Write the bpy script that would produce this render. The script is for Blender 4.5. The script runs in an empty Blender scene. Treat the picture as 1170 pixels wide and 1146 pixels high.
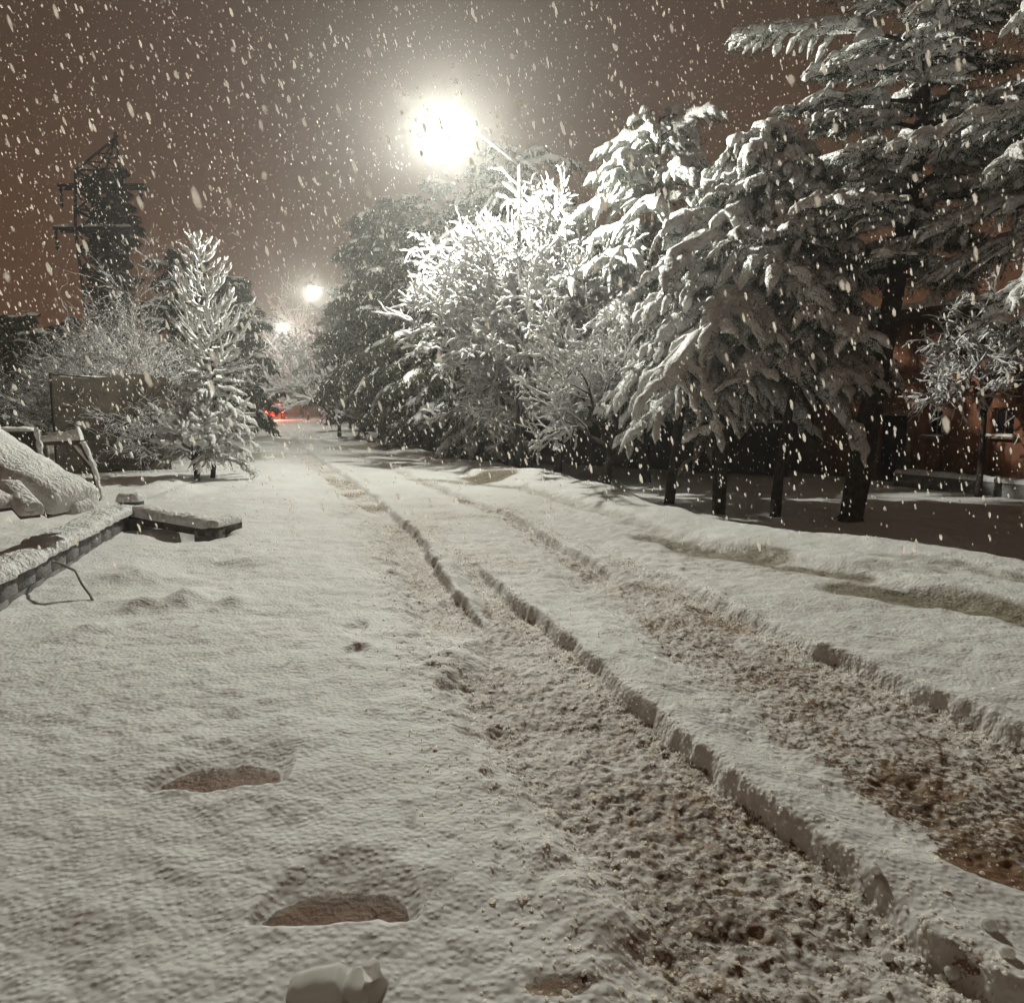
import bpy, bmesh, math, random
import numpy as np
from mathutils import Vector, Matrix

rng = np.random.default_rng(7)
random.seed(7)
SC = bpy.context.scene
COL = SC.collection
PI = math.pi

# ------------------------------------------------------------------ camera maths
CAM_H, PITCH, F = 1.6, math.atan(113 / 900), 900.0
cp, sp = math.cos(PITCH), math.sin(PITCH)

def ray(px, py):
    dx = (px - 585) / F; dy = (573 - py) / F
    return dx, cp + dy * sp, -sp + dy * cp

def G(px, py, z=0.0):
    """point of the level z seen at a pixel of the photograph"""
    x, y, w = ray(px, py)
    t = (z - CAM_H) / w
    return np.array([x * t, y * t, z])

def D(px, py, depth):
    """point at a distance seen at a pixel of the photograph"""
    x, y, w = ray(px, py)
    t = depth / y
    return np.array([x * t, depth, CAM_H + w * t])

# ------------------------------------------------------------------ noise
_T = rng.random((64, 64, 64)).astype(np.float32)

def vnoise(x, y, z=None):
    x = np.asarray(x, dtype=np.float64); y = np.asarray(y, dtype=np.float64)
    z = np.zeros_like(x) if z is None else np.asarray(z, dtype=np.float64)
    xi = np.floor(x).astype(np.int64); yi = np.floor(y).astype(np.int64); zi = np.floor(z).astype(np.int64)
    fx = x - xi; fy = y - yi; fz = z - zi
    fx = fx * fx * (3 - 2 * fx); fy = fy * fy * (3 - 2 * fy); fz = fz * fz * (3 - 2 * fz)
    x0 = xi & 63; y0 = yi & 63; z0 = zi & 63
    x1 = (x0 + 1) & 63; y1 = (y0 + 1) & 63; z1 = (z0 + 1) & 63
    def pl(zz):
        a = _T[x0, y0, zz] * (1 - fx) + _T[x1, y0, zz] * fx
        b = _T[x0, y1, zz] * (1 - fx) + _T[x1, y1, zz] * fx
        return a * (1 - fy) + b * fy
    return (pl(z0) * (1 - fz) + pl(z1) * fz) * 2 - 1

def fbm(x, y, s, octv=3, off=0.0):
    r = 0; a = 1.0; t = 0
    c, q = math.cos(0.7), math.sin(0.7)
    x = np.asarray(x) / s; y = np.asarray(y) / s
    for k in range(octv):
        r = r + a * vnoise(x + 17.3 * k + off, y + 9.1 * k + off, np.full_like(x, 3.7 * k + off))
        t += a; a *= 0.5
        x, y = (x * c - y * q) * 2.03, (x * q + y * c) * 2.03
    return r / t

def S(t):
    t = np.clip(t, 0, 1)
    return t * t * (3 - 2 * t)

# ------------------------------------------------------------------ materials
def new_mat(name):
    m = bpy.data.materials.new(name); m.use_nodes = True
    nt = m.node_tree
    b = nt.nodes['Principled BSDF']
    b.inputs['Specular IOR Level'].default_value = 0.3
    return m, nt, b

def simple(name, col, rough=0.8, col2=None, scale=6.0, bump=0.0, metal=0.0, bscale=None, spec=0.3):
    m, nt, b = new_mat(name)
    b.inputs['Roughness'].default_value = rough
    b.inputs['Metallic'].default_value = metal
    b.inputs['Specular IOR Level'].default_value = spec
    tc = nt.nodes.new('ShaderNodeTexCoord')
    n = nt.nodes.new('ShaderNodeTexNoise'); n.inputs['Scale'].default_value = scale; n.inputs['Detail'].default_value = 5
    nt.links.new(tc.outputs['Object'], n.inputs['Vector'])
    mx = nt.nodes.new('ShaderNodeMix'); mx.data_type = 'RGBA'
    c2 = col2 or tuple(c * 0.6 for c in col)
    mx.inputs['A'].default_value = (*col, 1); mx.inputs['B'].default_value = (*c2, 1)
    mr = nt.nodes.new('ShaderNodeMapRange'); mr.inputs['From Min'].default_value = 0.38; mr.inputs['From Max'].default_value = 0.62
    nt.links.new(n.outputs['Fac'], mr.inputs['Value']); nt.links.new(mr.outputs['Result'], mx.inputs['Factor'])
    nt.links.new(mx.outputs['Result'], b.inputs['Base Color'])
    if bump:
        n2 = nt.nodes.new('ShaderNodeTexNoise'); n2.inputs['Scale'].default_value = bscale or scale * 6; n2.inputs['Detail'].default_value = 4
        nt.links.new(tc.outputs['Object'], n2.inputs['Vector'])
        bp = nt.nodes.new('ShaderNodeBump'); bp.inputs['Strength'].default_value = 1; bp.inputs['Distance'].default_value = bump
        nt.links.new(n2.outputs['Fac'], bp.inputs['Height']); nt.links.new(bp.outputs['Normal'], b.inputs['Normal'])
    return m

def emissive(name, col, strength):
    m = bpy.data.materials.new(name); m.use_nodes = True
    nt = m.node_tree; nt.nodes.clear()
    e = nt.nodes.new('ShaderNodeEmission'); e.inputs['Color'].default_value = (*col, 1); e.inputs['Strength'].default_value = strength
    o = nt.nodes.new('ShaderNodeOutputMaterial'); nt.links.new(e.outputs[0], o.inputs['Surface'])
    m.cycles.emission_sampling = 'NONE'
    return m

def ground_material():
    m, nt, b = new_mat('trampled snow')
    L = nt.links.new; N = nt.nodes.new
    tc = N('ShaderNodeTexCoord')
    def noise(scale, detail=4, rough=0.55):
        n = N('ShaderNodeTexNoise'); n.inputs['Scale'].default_value = scale; n.inputs['Detail'].default_value = detail
        n.inputs['Roughness'].default_value = rough
        L(tc.outputs['Object'], n.inputs['Vector']); return n
    def math_(op, a, bb):
        k = N('ShaderNodeMath'); k.operation = op
        for i, v in enumerate((a, bb)):
            if isinstance(v, (int, float)): k.inputs[i].default_value = v
            else: L(v, k.inputs[i])
        return k.outputs[0]
    def mixc(fac, c1, c2):
        k = N('ShaderNodeMix'); k.data_type = 'RGBA'
        if isinstance(fac, (int, float)): k.inputs['Factor'].default_value = fac
        else: L(fac, k.inputs['Factor'])
        for nm, v in (('A', c1), ('B', c2)):
            if isinstance(v, tuple): k.inputs[nm].default_value = (*v, 1)
            else: L(v, k.inputs[nm])
        return k.outputs['Result']
    def rng_(v, a, bb, lo=0.0, hi=1.0):
        k = N('ShaderNodeMapRange'); k.inputs['From Min'].default_value = a; k.inputs['From Max'].default_value = bb
        k.inputs['To Min'].default_value = lo; k.inputs['To Max'].default_value = hi
        L(v, k.inputs['Value']); return k.outputs['Result']
    at = N('ShaderNodeAttribute'); at.attribute_name = 'dirt'
    aw = N('ShaderNodeAttribute'); aw.attribute_name = 'wet'
    n1 = noise(30, 7, 0.72); n2 = noise(7, 4); n3 = noise(90, 3)
    big = noise(1.2, 4)
    snow = mixc(rng_(big.outputs['Fac'], 0.35, 0.65), (0.80, 0.80, 0.785), (0.73, 0.725, 0.70))
    soil = mixc(rng_(n2.outputs['Fac'], 0.4, 0.6), (0.12, 0.070, 0.032), (0.26, 0.165, 0.085))
    # flecks of dirty slush between the clean crumbs
    v = math_('ADD', at.outputs['Fac'], math_('MULTIPLY', math_('SUBTRACT', n1.outputs['Fac'], 0.5), 2.2))
    f = rng_(v, 0.50, 0.60)
    grey = mixc(rng_(at.outputs['Fac'], 0.05, 0.8), snow, (0.62, 0.58, 0.52))
    c = mixc(f, grey, soil)
    c = mixc(rng_(at.outputs['Fac'], 1.2, 1.6), c, (0.21, 0.10, 0.038))
    slush = mixc(rng_(n1.outputs['Fac'], 0.4, 0.62), (0.17, 0.15, 0.105), (0.40, 0.37, 0.29))
    wv = math_('ADD', aw.outputs['Fac'], math_('MULTIPLY', math_('SUBTRACT', n2.outputs['Fac'], 0.5), 0.9))
    wf = rng_(wv, 0.22, 0.78)
    c = mixc(wf, c, slush)
    L(c, b.inputs['Base Color'])
    r = math_('SUBTRACT', rng_(f, 0, 1, 0.75, 0.5), math_('MULTIPLY', wf, 0.25))
    L(r, b.inputs['Roughness'])
    bp = N('ShaderNodeBump'); bp.inputs['Distance'].default_value = 0.0085; bp.inputs['Strength'].default_value = 0.9
    n4 = noise(14, 2, 0.5)
    vo = N('ShaderNodeTexVoronoi'); vo.feature = 'SMOOTH_F1'; vo.inputs['Scale'].default_value = 42; vo.inputs['Smoothness'].default_value = 0.9
    L(tc.outputs['Object'], vo.inputs['Vector'])
    h = math_('ADD', math_('SUBTRACT', math_('MULTIPLY', n4.outputs['Fac'], 0.7), math_('MULTIPLY', vo.outputs['Distance'], 0.9)), math_('MULTIPLY', n1.outputs['Fac'], math_('ADD', math_('MULTIPLY', at.outputs['Fac'], 1.4), 0.08)))
    L(h, bp.inputs['Height']); L(bp.outputs['Normal'], b.inputs['Normal'])
    return m

M = {}
M['ground'] = ground_material()
M['snow'] = simple('clinging snow', (0.82, 0.82, 0.81), 0.75, (0.75, 0.745, 0.73), 5, 0.045, bscale=26)
M['bark'] = simple('dark wet bark', (0.035, 0.026, 0.02), 0.85, (0.07, 0.055, 0.045), 9, 0.03, bscale=30)
M['twig'] = simple('thin bark', (0.06, 0.045, 0.035), 0.85, (0.03, 0.024, 0.02), 9)
M['needle'] = simple('dark needles', (0.045, 0.062, 0.030), 0.7, (0.02, 0.03, 0.016), 2.5)
M['needle_pale'] = simple('olive needles', (0.055, 0.056, 0.03), 0.7, (0.022, 0.026, 0.015), 2.5)
M['dry'] = simple('dry brown twigs', (0.09, 0.07, 0.055), 0.8, (0.045, 0.036, 0.03), 3)
M['concrete'] = simple('rough grey concrete', (0.26, 0.255, 0.25), 0.9, (0.17, 0.168, 0.165), 7, 0.02, bscale=40)
M['wood'] = simple('weathered timber', (0.12, 0.085, 0.055), 0.8, (0.06, 0.045, 0.035), 8, 0.01, bscale=30)
M['render'] = simple('brick red plaster', (0.30, 0.13, 0.072), 0.9, (0.21, 0.09, 0.052), 2.2, 0.01, bscale=30)
M['trim'] = simple('dull stone trim', (0.26, 0.17, 0.12), 0.85, None, 5)
M['dark'] = simple('black painted steel', (0.012, 0.012, 0.013), 0.5, None, 5)
M['steel'] = simple('galvanised steel', (0.08, 0.08, 0.08), 0.6, (0.05, 0.05, 0.05), 6, metal=0.5)
M['pylon'] = simple('rusty dark steel', (0.035, 0.034, 0.034), 0.7, (0.02, 0.018, 0.017), 3)
M['glass'] = simple('dark glass', (0.01, 0.01, 0.012), 0.12, None, 3, spec=0.6)
M['net'] = simple('brown sheeting', (0.075, 0.06, 0.045), 0.9, (0.04, 0.033, 0.026), 3, 0.02)
M['red'] = simple('dark red car paint', (0.28, 0.03, 0.025), 0.35, (0.2, 0.02, 0.02), 3, spec=0.5)
M['rubber'] = simple('black rubber', (0.015, 0.015, 0.015), 0.8)
M['wire'] = simple('pale plastic cable', (0.4, 0.37, 0.32), 0.6)
M['lens'] = emissive('lit lamp lens', (1.0, 0.97, 0.90), 60)
M['lens_far'] = emissive('lit far lamp lens', (1.0, 0.96, 0.88), 15)
M['tail'] = emissive('lit tail lamp', (1.0, 0.10, 0.06), 25)
M['head'] = emissive('lit headlamp', (1.0, 0.95, 0.85), 12)

fm, nt, b = new_mat('falling snow')
nt.nodes.clear()
o_ = nt.nodes.new('ShaderNodeOutputMaterial'); d_ = nt.nodes.new('ShaderNodeBsdfDiffuse'); t_ = nt.nodes.new('ShaderNodeBsdfTranslucent')
a_ = nt.nodes.new('ShaderNodeAddShader')
d_.inputs['Color'].default_value = (0.42, 0.41, 0.39, 1); t_.inputs['Color'].default_value = (0.85, 0.83, 0.79, 1)
nt.links.new(d_.outputs[0], a_.inputs[0]); nt.links.new(t_.outputs[0], a_.inputs[1]); nt.links.new(a_.outputs[0], o_.inputs['Surface'])
M['flake'] = fm
fl = fm.copy(); fl.name = 'soft loose snow'; M['fluffy'] = fl
for n_ in fl.node_tree.nodes:
    if n_.type.startswith('BSDF'): n_.inputs['Color'].default_value = (0.5, 0.5, 0.48, 1) if n_.type == 'BSDF_DIFFUSE' else (0.45, 0.45, 0.43, 1)

# ------------------------------------------------------------------ object helpers
def link(o, parent=None):
    COL.objects.link(o)
    if parent is not None: o.parent = parent
    return o

def empty(name, loc=(0, 0, 0), rz=0.0):
    o = bpy.data.objects.new(name, None); o.empty_display_size = 0.2
    o.location = loc; o.rotation_euler = (0, 0, rz)
    return link(o)

def tag(o, label=None, cat=None, group=None, kind=None):
    if label: o['label'] = label
    if cat: o['category'] = cat
    if group: o['group'] = group
    if kind: o['kind'] = kind
    return o

def mk(name, V, faces, mat, parent=None, smooth=True, attrs=None):
    """faces: list of integer arrays (n,3) or (n,4)"""
    me = bpy.data.meshes.new(name)
    V = np.asarray(V, dtype=np.float32).reshape(-1, 3)
    me.vertices.add(len(V)); me.vertices.foreach_set('co', V.ravel())
    faces = [np.asarray(f, dtype=np.int32) for f in faces if len(f)]
    nl = sum(f.size for f in faces); nf = sum(len(f) for f in faces)
    me.loops.add(nl); me.loops.foreach_set('vertex_index', np.concatenate([f.ravel() for f in faces]))
    me.polygons.add(nf)
    st = []; k = 0
    for f in faces:
        st.append(k + np.arange(len(f)) * f.shape[1]); k += f.size
    me.polygons.foreach_set('loop_start', np.concatenate(st).astype(np.int32))
    me.update(calc_edges=True)
    if smooth: me.polygons.foreach_set('use_smooth', np.ones(nf, dtype=bool))
    for nm, arr in (attrs or {}).items():
        a = me.attributes.new(nm, 'FLOAT', 'POINT'); a.data.foreach_set('value', np.asarray(arr, dtype=np.float32))
    me.materials.append(mat)
    return link(bpy.data.objects.new(name, me), parent)

def tubes(P, R, sides=6, squash=1.0, noise=0.0, nscale=0.1, dz=None):
    """P (n,k,3) paths, R (n,k) radii -> vertices, quads"""
    P = np.asarray(P, dtype=np.float64); R = np.asarray(R, dtype=np.float64)
    n, k, _ = P.shape
    T = np.gradient(P, axis=1); T /= np.linalg.norm(T, axis=2, keepdims=True) + 1e-9
    up = np.zeros_like(T); up[..., 2] = 1
    vert = np.abs(T[..., 2]) > 0.93
    up[vert] = (0.3, 0.95, 0.0)
    A = np.cross(T, up); A /= np.linalg.norm(A, axis=2, keepdims=True) + 1e-9
    B = np.cross(A, T)
    ang = np.arange(sides) / sides * 2 * PI
    V = (P[:, :, None, :] + R[:, :, None, None] * (np.cos(ang)[None, None, :, None] * A[:, :, None, :]
         + squash * np.sin(ang)[None, None, :, None] * B[:, :, None, :]))
    if noise:
        q = V / nscale
        d = V - P[:, :, None, :]
        V = P[:, :, None, :] + d * (1 + noise * vnoise(q[..., 0], q[..., 1], q[..., 2])[..., None])
    V = V.reshape(-1, 3)
    i = np.arange(n)[:, None, None] * k * sides + np.arange(k - 1)[None, :, None] * sides
    s = np.arange(sides)[None, None, :]
    s2 = (s + 1) % sides
    Q = np.stack([i + s, i + s2, i + s2 + sides, i + s + sides], axis=-1).reshape(-1, 4)
    return V, Q

class Geo:
    def __init__(self): self.V = []; self.F = []; self.n = 0
    def add(self, V, *F):
        V = np.asarray(V).reshape(-1, 3)
        for f in F: self.F.append(np.asarray(f) + self.n)
        self.V.append(V); self.n += len(V)
    def tube(self, *a, **k): self.add(*tubes(*a, **k))
    def path(self, pts, rad, **k):
        pts = np.asarray(pts, dtype=float)
        r = np.full(len(pts), rad, dtype=float) if np.isscalar(rad) else np.asarray(rad, dtype=float)
        # closed ends
        pts = np.concatenate([pts[:1], pts, pts[-1:]]); pts[0] += (pts[1] - pts[2]) * 1e-3; pts[-1] += (pts[-2] - pts[-3]) * 1e-3
        r = np.concatenate([[1e-4], r, [1e-4]])
        self.add(*tubes(pts[None], r[None], **k))
    def box(self, c, d, rot=None, bevel=0.01):
        bm = bmesh.new(); bmesh.ops.create_cube(bm, size=1)
        bmesh.ops.scale(bm, vec=d, verts=bm.verts)
        if bevel: bmesh.ops.bevel(bm, geom=bm.edges[:], offset=min(bevel, min(d) * 0.4), segments=1, affect='EDGES')
        if rot is not None: bmesh.ops.transform(bm, matrix=rot.to_4x4(), verts=bm.verts)
        bmesh.ops.translate(bm, vec=c, verts=bm.verts)
        bm.verts.index_update(); bmesh.ops.triangulate(bm, faces=bm.faces)
        self.add([v.co[:] for v in bm.verts], [[v.index for v in f.verts] for f in bm.faces]); bm.free()
    def make(self, name, mat, parent=None, smooth=True):
        by = {}
        for f in self.F: by.setdefault(f.shape[1], []).append(f)
        return mk(name, np.concatenate(self.V), [np.concatenate(v) for v in by.values()], mat, parent, smooth)

def rot_to(d):
    """rotation taking +X onto the direction d, keeping Z up"""
    x = Vector(d).normalized(); y = Vector((0, 0, 1)).cross(x)
    y = y.normalized() if y.length > 1e-4 else Vector((0, 1, 0))
    z = x.cross(y)
    return Matrix((x, y, z)).transposed()

def snow_pad(g, a, b, w, h, lump=0.25, n=26, sides=16, seed=0.0):
    """rounded, lumpy ridge of snow lying from a to b (bottom centre line), w wide, h high"""
    a = np.asarray(a, float); b = np.asarray(b, float)
    L = np.linalg.norm(b - a); x = (b - a) / L
    side = np.cross([0, 0, 1.0], x); side /= np.linalg.norm(side) + 1e-9
    up = np.cross(x, side)
    if up[2] < 0: up = -up
    t = np.linspace(0, 1, n); ang = np.linspace(0, PI, sides)
    T, A = np.meshgrid(t, ang, indexing='ij')
    endf = np.clip(np.minimum(T, 1 - T) * L / (0.5 * h + 1e-6), 0, 1); endf = np.sqrt(1 - (1 - endf) ** 2)
    ca = np.sign(np.cos(A)) * np.abs(np.cos(A)) ** 0.6; sa = np.sin(A) ** 0.55
    hh = h * endf * (1 + (0.35 * fbm(T * L + seed, A * w * 0.4, 0.03, 3, seed) if lump > 0.6 else 0) + lump * fbm(T * L + seed, np.cos(A) * w * 0.5 + seed, 0.16, 3, seed) * 1.6)
    ww = w * 0.5 * (0.86 + 0.14 * endf) * (1 + 0.5 * lump * fbm(T * L + seed + 5, ca * 0.3, 0.14, 2, seed))
    P = a + T[..., None] * (b - a) + (ca * ww)[..., None] * side + (sa * hh)[..., None] * up
    idx = np.arange(n * sides).reshape(n, sides)
    Q = np.stack([idx[:-1, :-1], idx[1:, :-1], idx[1:, 1:], idx[:-1, 1:]], -1).reshape(-1, 4)
    g.add(P.reshape(-1, 3), Q)

# ------------------------------------------------------------------ terrain
def line(pts, z=0.0):
    P = np.array([G(px, py, z) for px, py in pts]); o = np.argsort(P[:, 1]); P = P[o]
    return lambda y: np.interp(y, P[:, 1], P[:, 0])

FARV = [(310, 487), (300, 473)]
L1 = line([(800, 1220), (715, 1050), (622, 930), (562, 850), (500, 750), (470, 680), (455, 640), (430, 590), (380, 555), (345, 530), (326, 510)] + FARV)
R1b = line([(1330, 1260), (1190, 1140), (1060, 1055), (950, 962), (850, 890), (800, 850), (740, 800), (690, 762), (640, 720), (600, 690), (560, 655), (530, 630), (450, 575)] + [(345, 505)])
L1b = line([(800, 1220), (715, 1050), (622, 930), (562, 850), (535, 780), (548, 715), (540, 680), (530, 655), (500, 620), (430, 575), (340, 505)])
R1a = line([(600, 745), (560, 712), (520, 672), (500, 645), (482, 620), (462, 596), (420, 560), (378, 534), (352, 515), (325, 492)])
R2b = line([(1420, 960), (1190, 842), (1080, 795), (980, 755), (920, 732), (860, 705), (800, 675), (770, 655), (700, 630), (560, 577), (440, 525), (345, 490)])
R2a = line([(900, 760), (800, 705), (750, 675), (700, 650), (650, 625), (600, 597), (520, 562), (430, 527), (345, 490)])
L2 = line([(1420, 1130), (1190, 1000), (1050, 935), (900, 850), (800, 780), (720, 710), (660, 660), (610, 620), (560, 590), (480, 553), (410, 525), (335, 490)])
EDGE = line([(1400, 690), (1170, 642), (1050, 622), (900, 604), (800, 590), (700, 560), (620, 542), (520, 522), (470, 512), (420, 500), (330, 482), (260, 471)], 0.05)
ROADR = line([(1500, 800), (1170, 705), (960, 655), (860, 630), (740, 605), (620, 565), (500, 532), (430, 512), (350, 490), (290, 472)])
ROADL = line([(300, 1200), (330, 900), (360, 750), (370, 660), (360, 600), (310, 550), (290, 520), (285, 495), (280, 480), (262, 471)])

# the raised platform at the left: its wall runs from WA to WB
WB = G(140, 604); WA = G(-60, 722)
WDIR = (WB - WA)[:2] / np.linalg.norm((WB - WA)[:2]); WNORM = np.array([-WDIR[1], WDIR[0]])   # points left, under the platform
PLAT = 0.20

def ell(px, py, rx, ry):
    c = G(px, py); d = c[1]
    return c[0], c[1], rx / F * d, ry * d * d / (F * CAM_H)

STREAK = [((742, 610), (800, 622), 0.20, 1.0), ((800, 622), (872, 634), 0.30, 1.0), ((868, 640), (990, 660), 0.14, 0.8), ((975, 672), (1080, 684), 0.22, 1.0),
          ((1080, 684), (1240, 712), 0.26, 1.0), ((1010, 640), (1180, 668), 0.16, 0.45), ((470, 545), (590, 556), 0.20, 0.6), ((590, 556), (760, 606), 0.14, 0.5)]
PUD = [ell(290, 520, 55, 7) + (0.8,), ell(440, 510, 70, 5) + (0.8,), ell(560, 546, 40, 5) + (0.7,), ell(500, 533, 60, 4) + (0.45,), ell(1040, 655, 90, 10) + (0.35,)]
DRT = [ell(1140, 965, 70, 42) + (1.75,), ell(640, 1115, 50, 16) + (1.5,), ell(725, 1050, 30, 30) + (0.5,), ell(735, 905, 22, 8) + (0.6,),
       ell(1100, 1075, 60, 20) + (0.5,), ell(905, 825, 22, 6) + (0.6,), ell(560, 546, 40, 6) + (0.8,), ell(570, 815, 14, 12) + (0.3,), ell(512, 775, 16, 9) + (0.3,)]
PITS = [ell(406, 713, 14, 8) + (0.06,), ell(408, 740, 16, 8) + (0.06,), ell(511, 775, 17, 9) + (0.05,), ell(568, 816, 14, 13) + (0.04,), ell(98, 724, 26, 9) + (0.03,),
        ell(250, 650, 40, 9) + (0.04,), ell(580, 980, 20, 40) + (0.03,), ell(470, 800, 60, 18) + (-0.03,)]
MOUNDS = [ell(216, 684, 24, 12) + (0.10,), ell(268, 688, 19, 8) + (0.07,), ell(165, 690, 22, 8) + (0.06,), ell(100, 722, 24, 9) + (0.06,), ell(150, 655, 40, 10) + (0.06,),
          ell(300, 640, 40, 10) + (0.05,), ell(205, 565, 18, 6) + (0.12,), ell(190, 553, 20, 5) + (0.12,), ell(225, 560, 14, 5) + (0.10,),
          ell(600, 545, 50, 6) + (0.14,), ell(690, 562, 70, 8) + (0.10,), ell(1010, 610, 90, 9) + (0.06,), ell(760, 590, 80, 8) + (0.06,)]

def blob(x, y, e, wob=0.25, pw=1.0):
    cx, cy, rx, ry = e[:4]
    w = 1 + wob * fbm(x, y, max(0.08, min(rx, ry) * 0.7), 3, cx)
    q = np.sqrt(((x - cx) / rx) ** 2 + ((y - cy) / ry) ** 2) / w
    return 1 - S((q - 0.45) / 0.75)

def hole(x, y, cx, hw, y0, y1, y2, dep, slant):
    u = (x - cx) / hw
    yy = y - slant * (x - cx) + 0.012 * fbm(x, y, 0.06, 2, 3.0)
    e = np.clip(1 - np.abs(u) ** 2.2, 0, 1) ** 0.5
    y0e = y0 + (1 - e) * 0.02
    a = S((yy - y0e) / 0.035)
    far1 = y0 + (y1 - y0) * e; far2 = y0 + 0.04 + (y2 - y0) * e
    bb = 1 - S((yy - far1) / np.maximum(far2 - far1, 0.03))
    return a * bb * dep * (np.abs(u) < 1) * S(e / 0.8)

HOLES = [dict(cx=-1.22 - 0.04, hw=0.30, y0=3.12, y1=3.22, y2=3.72, dep=0.055, slant=0.10),
         dict(cx=-0.56, hw=0.27, y0=2.25, y1=2.33, y2=2.70, dep=0.055, slant=0.06)]

def terrain(x, y):
    x = np.asarray(x, float); y = np.asarray(y, float)
    near = 1 - S((y - 10) / 25)
    z = 0.05 * fbm(x, y, 2.2, 3) + 0.018 * fbm(x, y, 0.45, 3, 5.0) * near
    # fine lumpy crust
    z += near * (0.010 * fbm(x, y, 0.13, 2, 2.0) + 0.0035 * fbm(x, y, 0.06, 1, 8.0) + 0.006 * fbm(x, y, 0.24, 3, 9.0))
    wob = 0.06 * fbm(x, y, 0.6, 2, 1.0) + 0.030 * fbm(x, y, 0.22, 3, 4.0) + 0.014 * fbm(x, y, 0.07, 2, 4.5)
    soft = 0.10 * fbm(x, y, 0.35, 3, 9.0)
    def track(l, r, lw, rw):
        a = S((x - l(y) + soft + lw) / (2 * lw)); b = 1 - S((x - r(y) + wob) / rw)
        return a * b
    d_ = y
    g1a = S((d_ - 5.0) / 0.9) ; g1b = 1 - S((d_ - 7.2) / 1.1)
    g2a = S((d_ - 5.3) / 1.0); g2b = 1 - S((d_ - 7.0) / 1.2)
    t1 = np.maximum(track(L1, R1a, 0.16, 0.065) * g1a, track(lambda q: L1(q) + (L1b(q) - L1(q)) * S((q - 3.9) / 1.2), R1b, 0.16, 0.065) * g1b)
    t2 = np.maximum(track(L2, R2a, 0.30, 0.075) * g2a, track(L2, R2b, 0.30, 0.075) * g2b)
    fardecay = 1 - 0.55 * S((y - 8) / 6)
    tr = np.maximum(t1, t2 * 0.95)
    edge_b = fbm(x, y, 0.5, 2, 6.0)
    z -= tr * (0.095 + 0.02 * edge_b) * fardecay
    # crumbly slush in the ruts
    cr = np.abs(fbm(x, y, 0.075, 3, 11.0)); cr2 = fbm(x, y, 0.03, 2, 13.0)
    z += tr * near * (0.016 * cr + 0.011 * cr2 - 0.006 + 0.012 * fbm(x, y, 0.3, 2, 14.0))
    # raised lip just outside the crisp edges
    for r, gg in ((R1b, g1b), (R2b, g2b), (R1a, g1a), (R2a, g2a)):
        q = x - r(y) + wob
        z += 0.03 * np.exp(-((q - 0.13) / 0.10) ** 2) * gg * near * (0.6 + 0.8 * edge_b)
    tread = S((x - ROADL(y)) / 0.8) * (1 - S((x - ROADR(y)) / 0.4))
    z -= 0.02 * tread
    mid = tread * (1 - tr)
    churn = S((x - L1(y) + 0.35 + soft) / 0.3) * (1 - S((x - L1(y)) / 0.25))
    z += near * churn * 0.03 * fbm(x, y, 0.10, 3, 15.0)
    dirt = S((tr - 0.55) / 0.4) * (0.44 + 0.32 * fbm(x, y, 0.6, 3, 20.0) + 0.14 * fbm(x, y, 0.15, 2, 21.0)) * (1 - 0.42 * S((y - 12) / 14))
    # shallow stretches where the whole road is churned
    ch = tread * S((y - 6.2) / 1.5) * (1 - S((y - 12) / 4))
    dirt = np.maximum(dirt, ch * (0.26 + 0.28 * fbm(x, y, 0.5, 3, 23.0)))
    z += ch * near * 0.018 * fbm(x, y, 0.11, 3, 24.0)
    dirt = np.maximum(dirt, churn * 0.15)
    dirt += 0.04 + 0.05 * fbm(x, y, 1.4, 3, 30.0)
    wet = np.zeros_like(x)
    for e in PUD:
        bl = blob(x, y, e, 0.35)
        wet = np.maximum(wet, bl * e[4]); z -= 0.07 * bl * e[4] * (1 - 0.5 * S((y - 15) / 5))
    for p0, p1, hw_, am in STREAK:
        a_, b_ = G(*p0)[:2], G(*p1)[:2]; dv = b_ - a_; t_ = np.clip(((x - a_[0]) * dv[0] + (y - a_[1]) * dv[1]) / dv.dot(dv), 0, 1)
        dist = np.hypot(x - a_[0] - t_ * dv[0], y - a_[1] - t_ * dv[1])
        ww = 1.3 * hw_ * (1 + 0.7 * fbm(x, y, 0.5, 3, 61.0)) + 0.03 * fbm(x, y, 0.1, 2, 62.0)
        bl = 1 - S((dist / np.maximum(ww, 0.03) - 0.3) / 1.0)
        wet = np.maximum(wet, bl * am); z -= 0.032 * bl * am
    for e in DRT:
        bl = blob(x, y, e, 0.45)
        dirt = np.maximum(dirt, bl * e[4]); z -= 0.010 * bl
    for e in PITS:
        z -= 0.55 * e[4] * blob(x, y, e, 0.5)
    for e in MOUNDS:
        cx, cy, rx, ry, hgt = e
        z += hgt * np.exp(-(((x - cx) / rx) ** 2 + ((y - cy) / ry) ** 2) * 1.3)
    for h in HOLES:
        q = hole(x, y, **h); z -= q; dirt = np.maximum(dirt, S((q / h['dep'] - 0.62) / 0.3) * 1.8)
    # hummocky bank between road and yard
    bank = S((x - ROADR(y)) / 0.4)
    z += bank * (0.06 * np.abs(fbm(x, y, 1.1, 3, 40.0)) + 0.05 * (1 - S((y - 30) / 20)))
    # the yard lies lower
    e = x - EDGE(y) + 0.25 * fbm(x, y, 1.5, 2, 44.0)
    low = S(e / 0.8) * (1 - S((y - 26) / 16))
    z = z * (1 - 0.6 * low) - 0.45 * low
    # platform at the left
    qx = x - WA[0]; qy = y - WA[1]
    dn = qx * WNORM[0] + qy * WNORM[1]; ds = qx * WDIR[0] + qy * WDIR[1]; LW = np.linalg.norm((WB - WA)[:2])
    pl = S((dn - 0.05) / 0.08) * (1 - S((ds - LW - 0.1) / 0.6))
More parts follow.
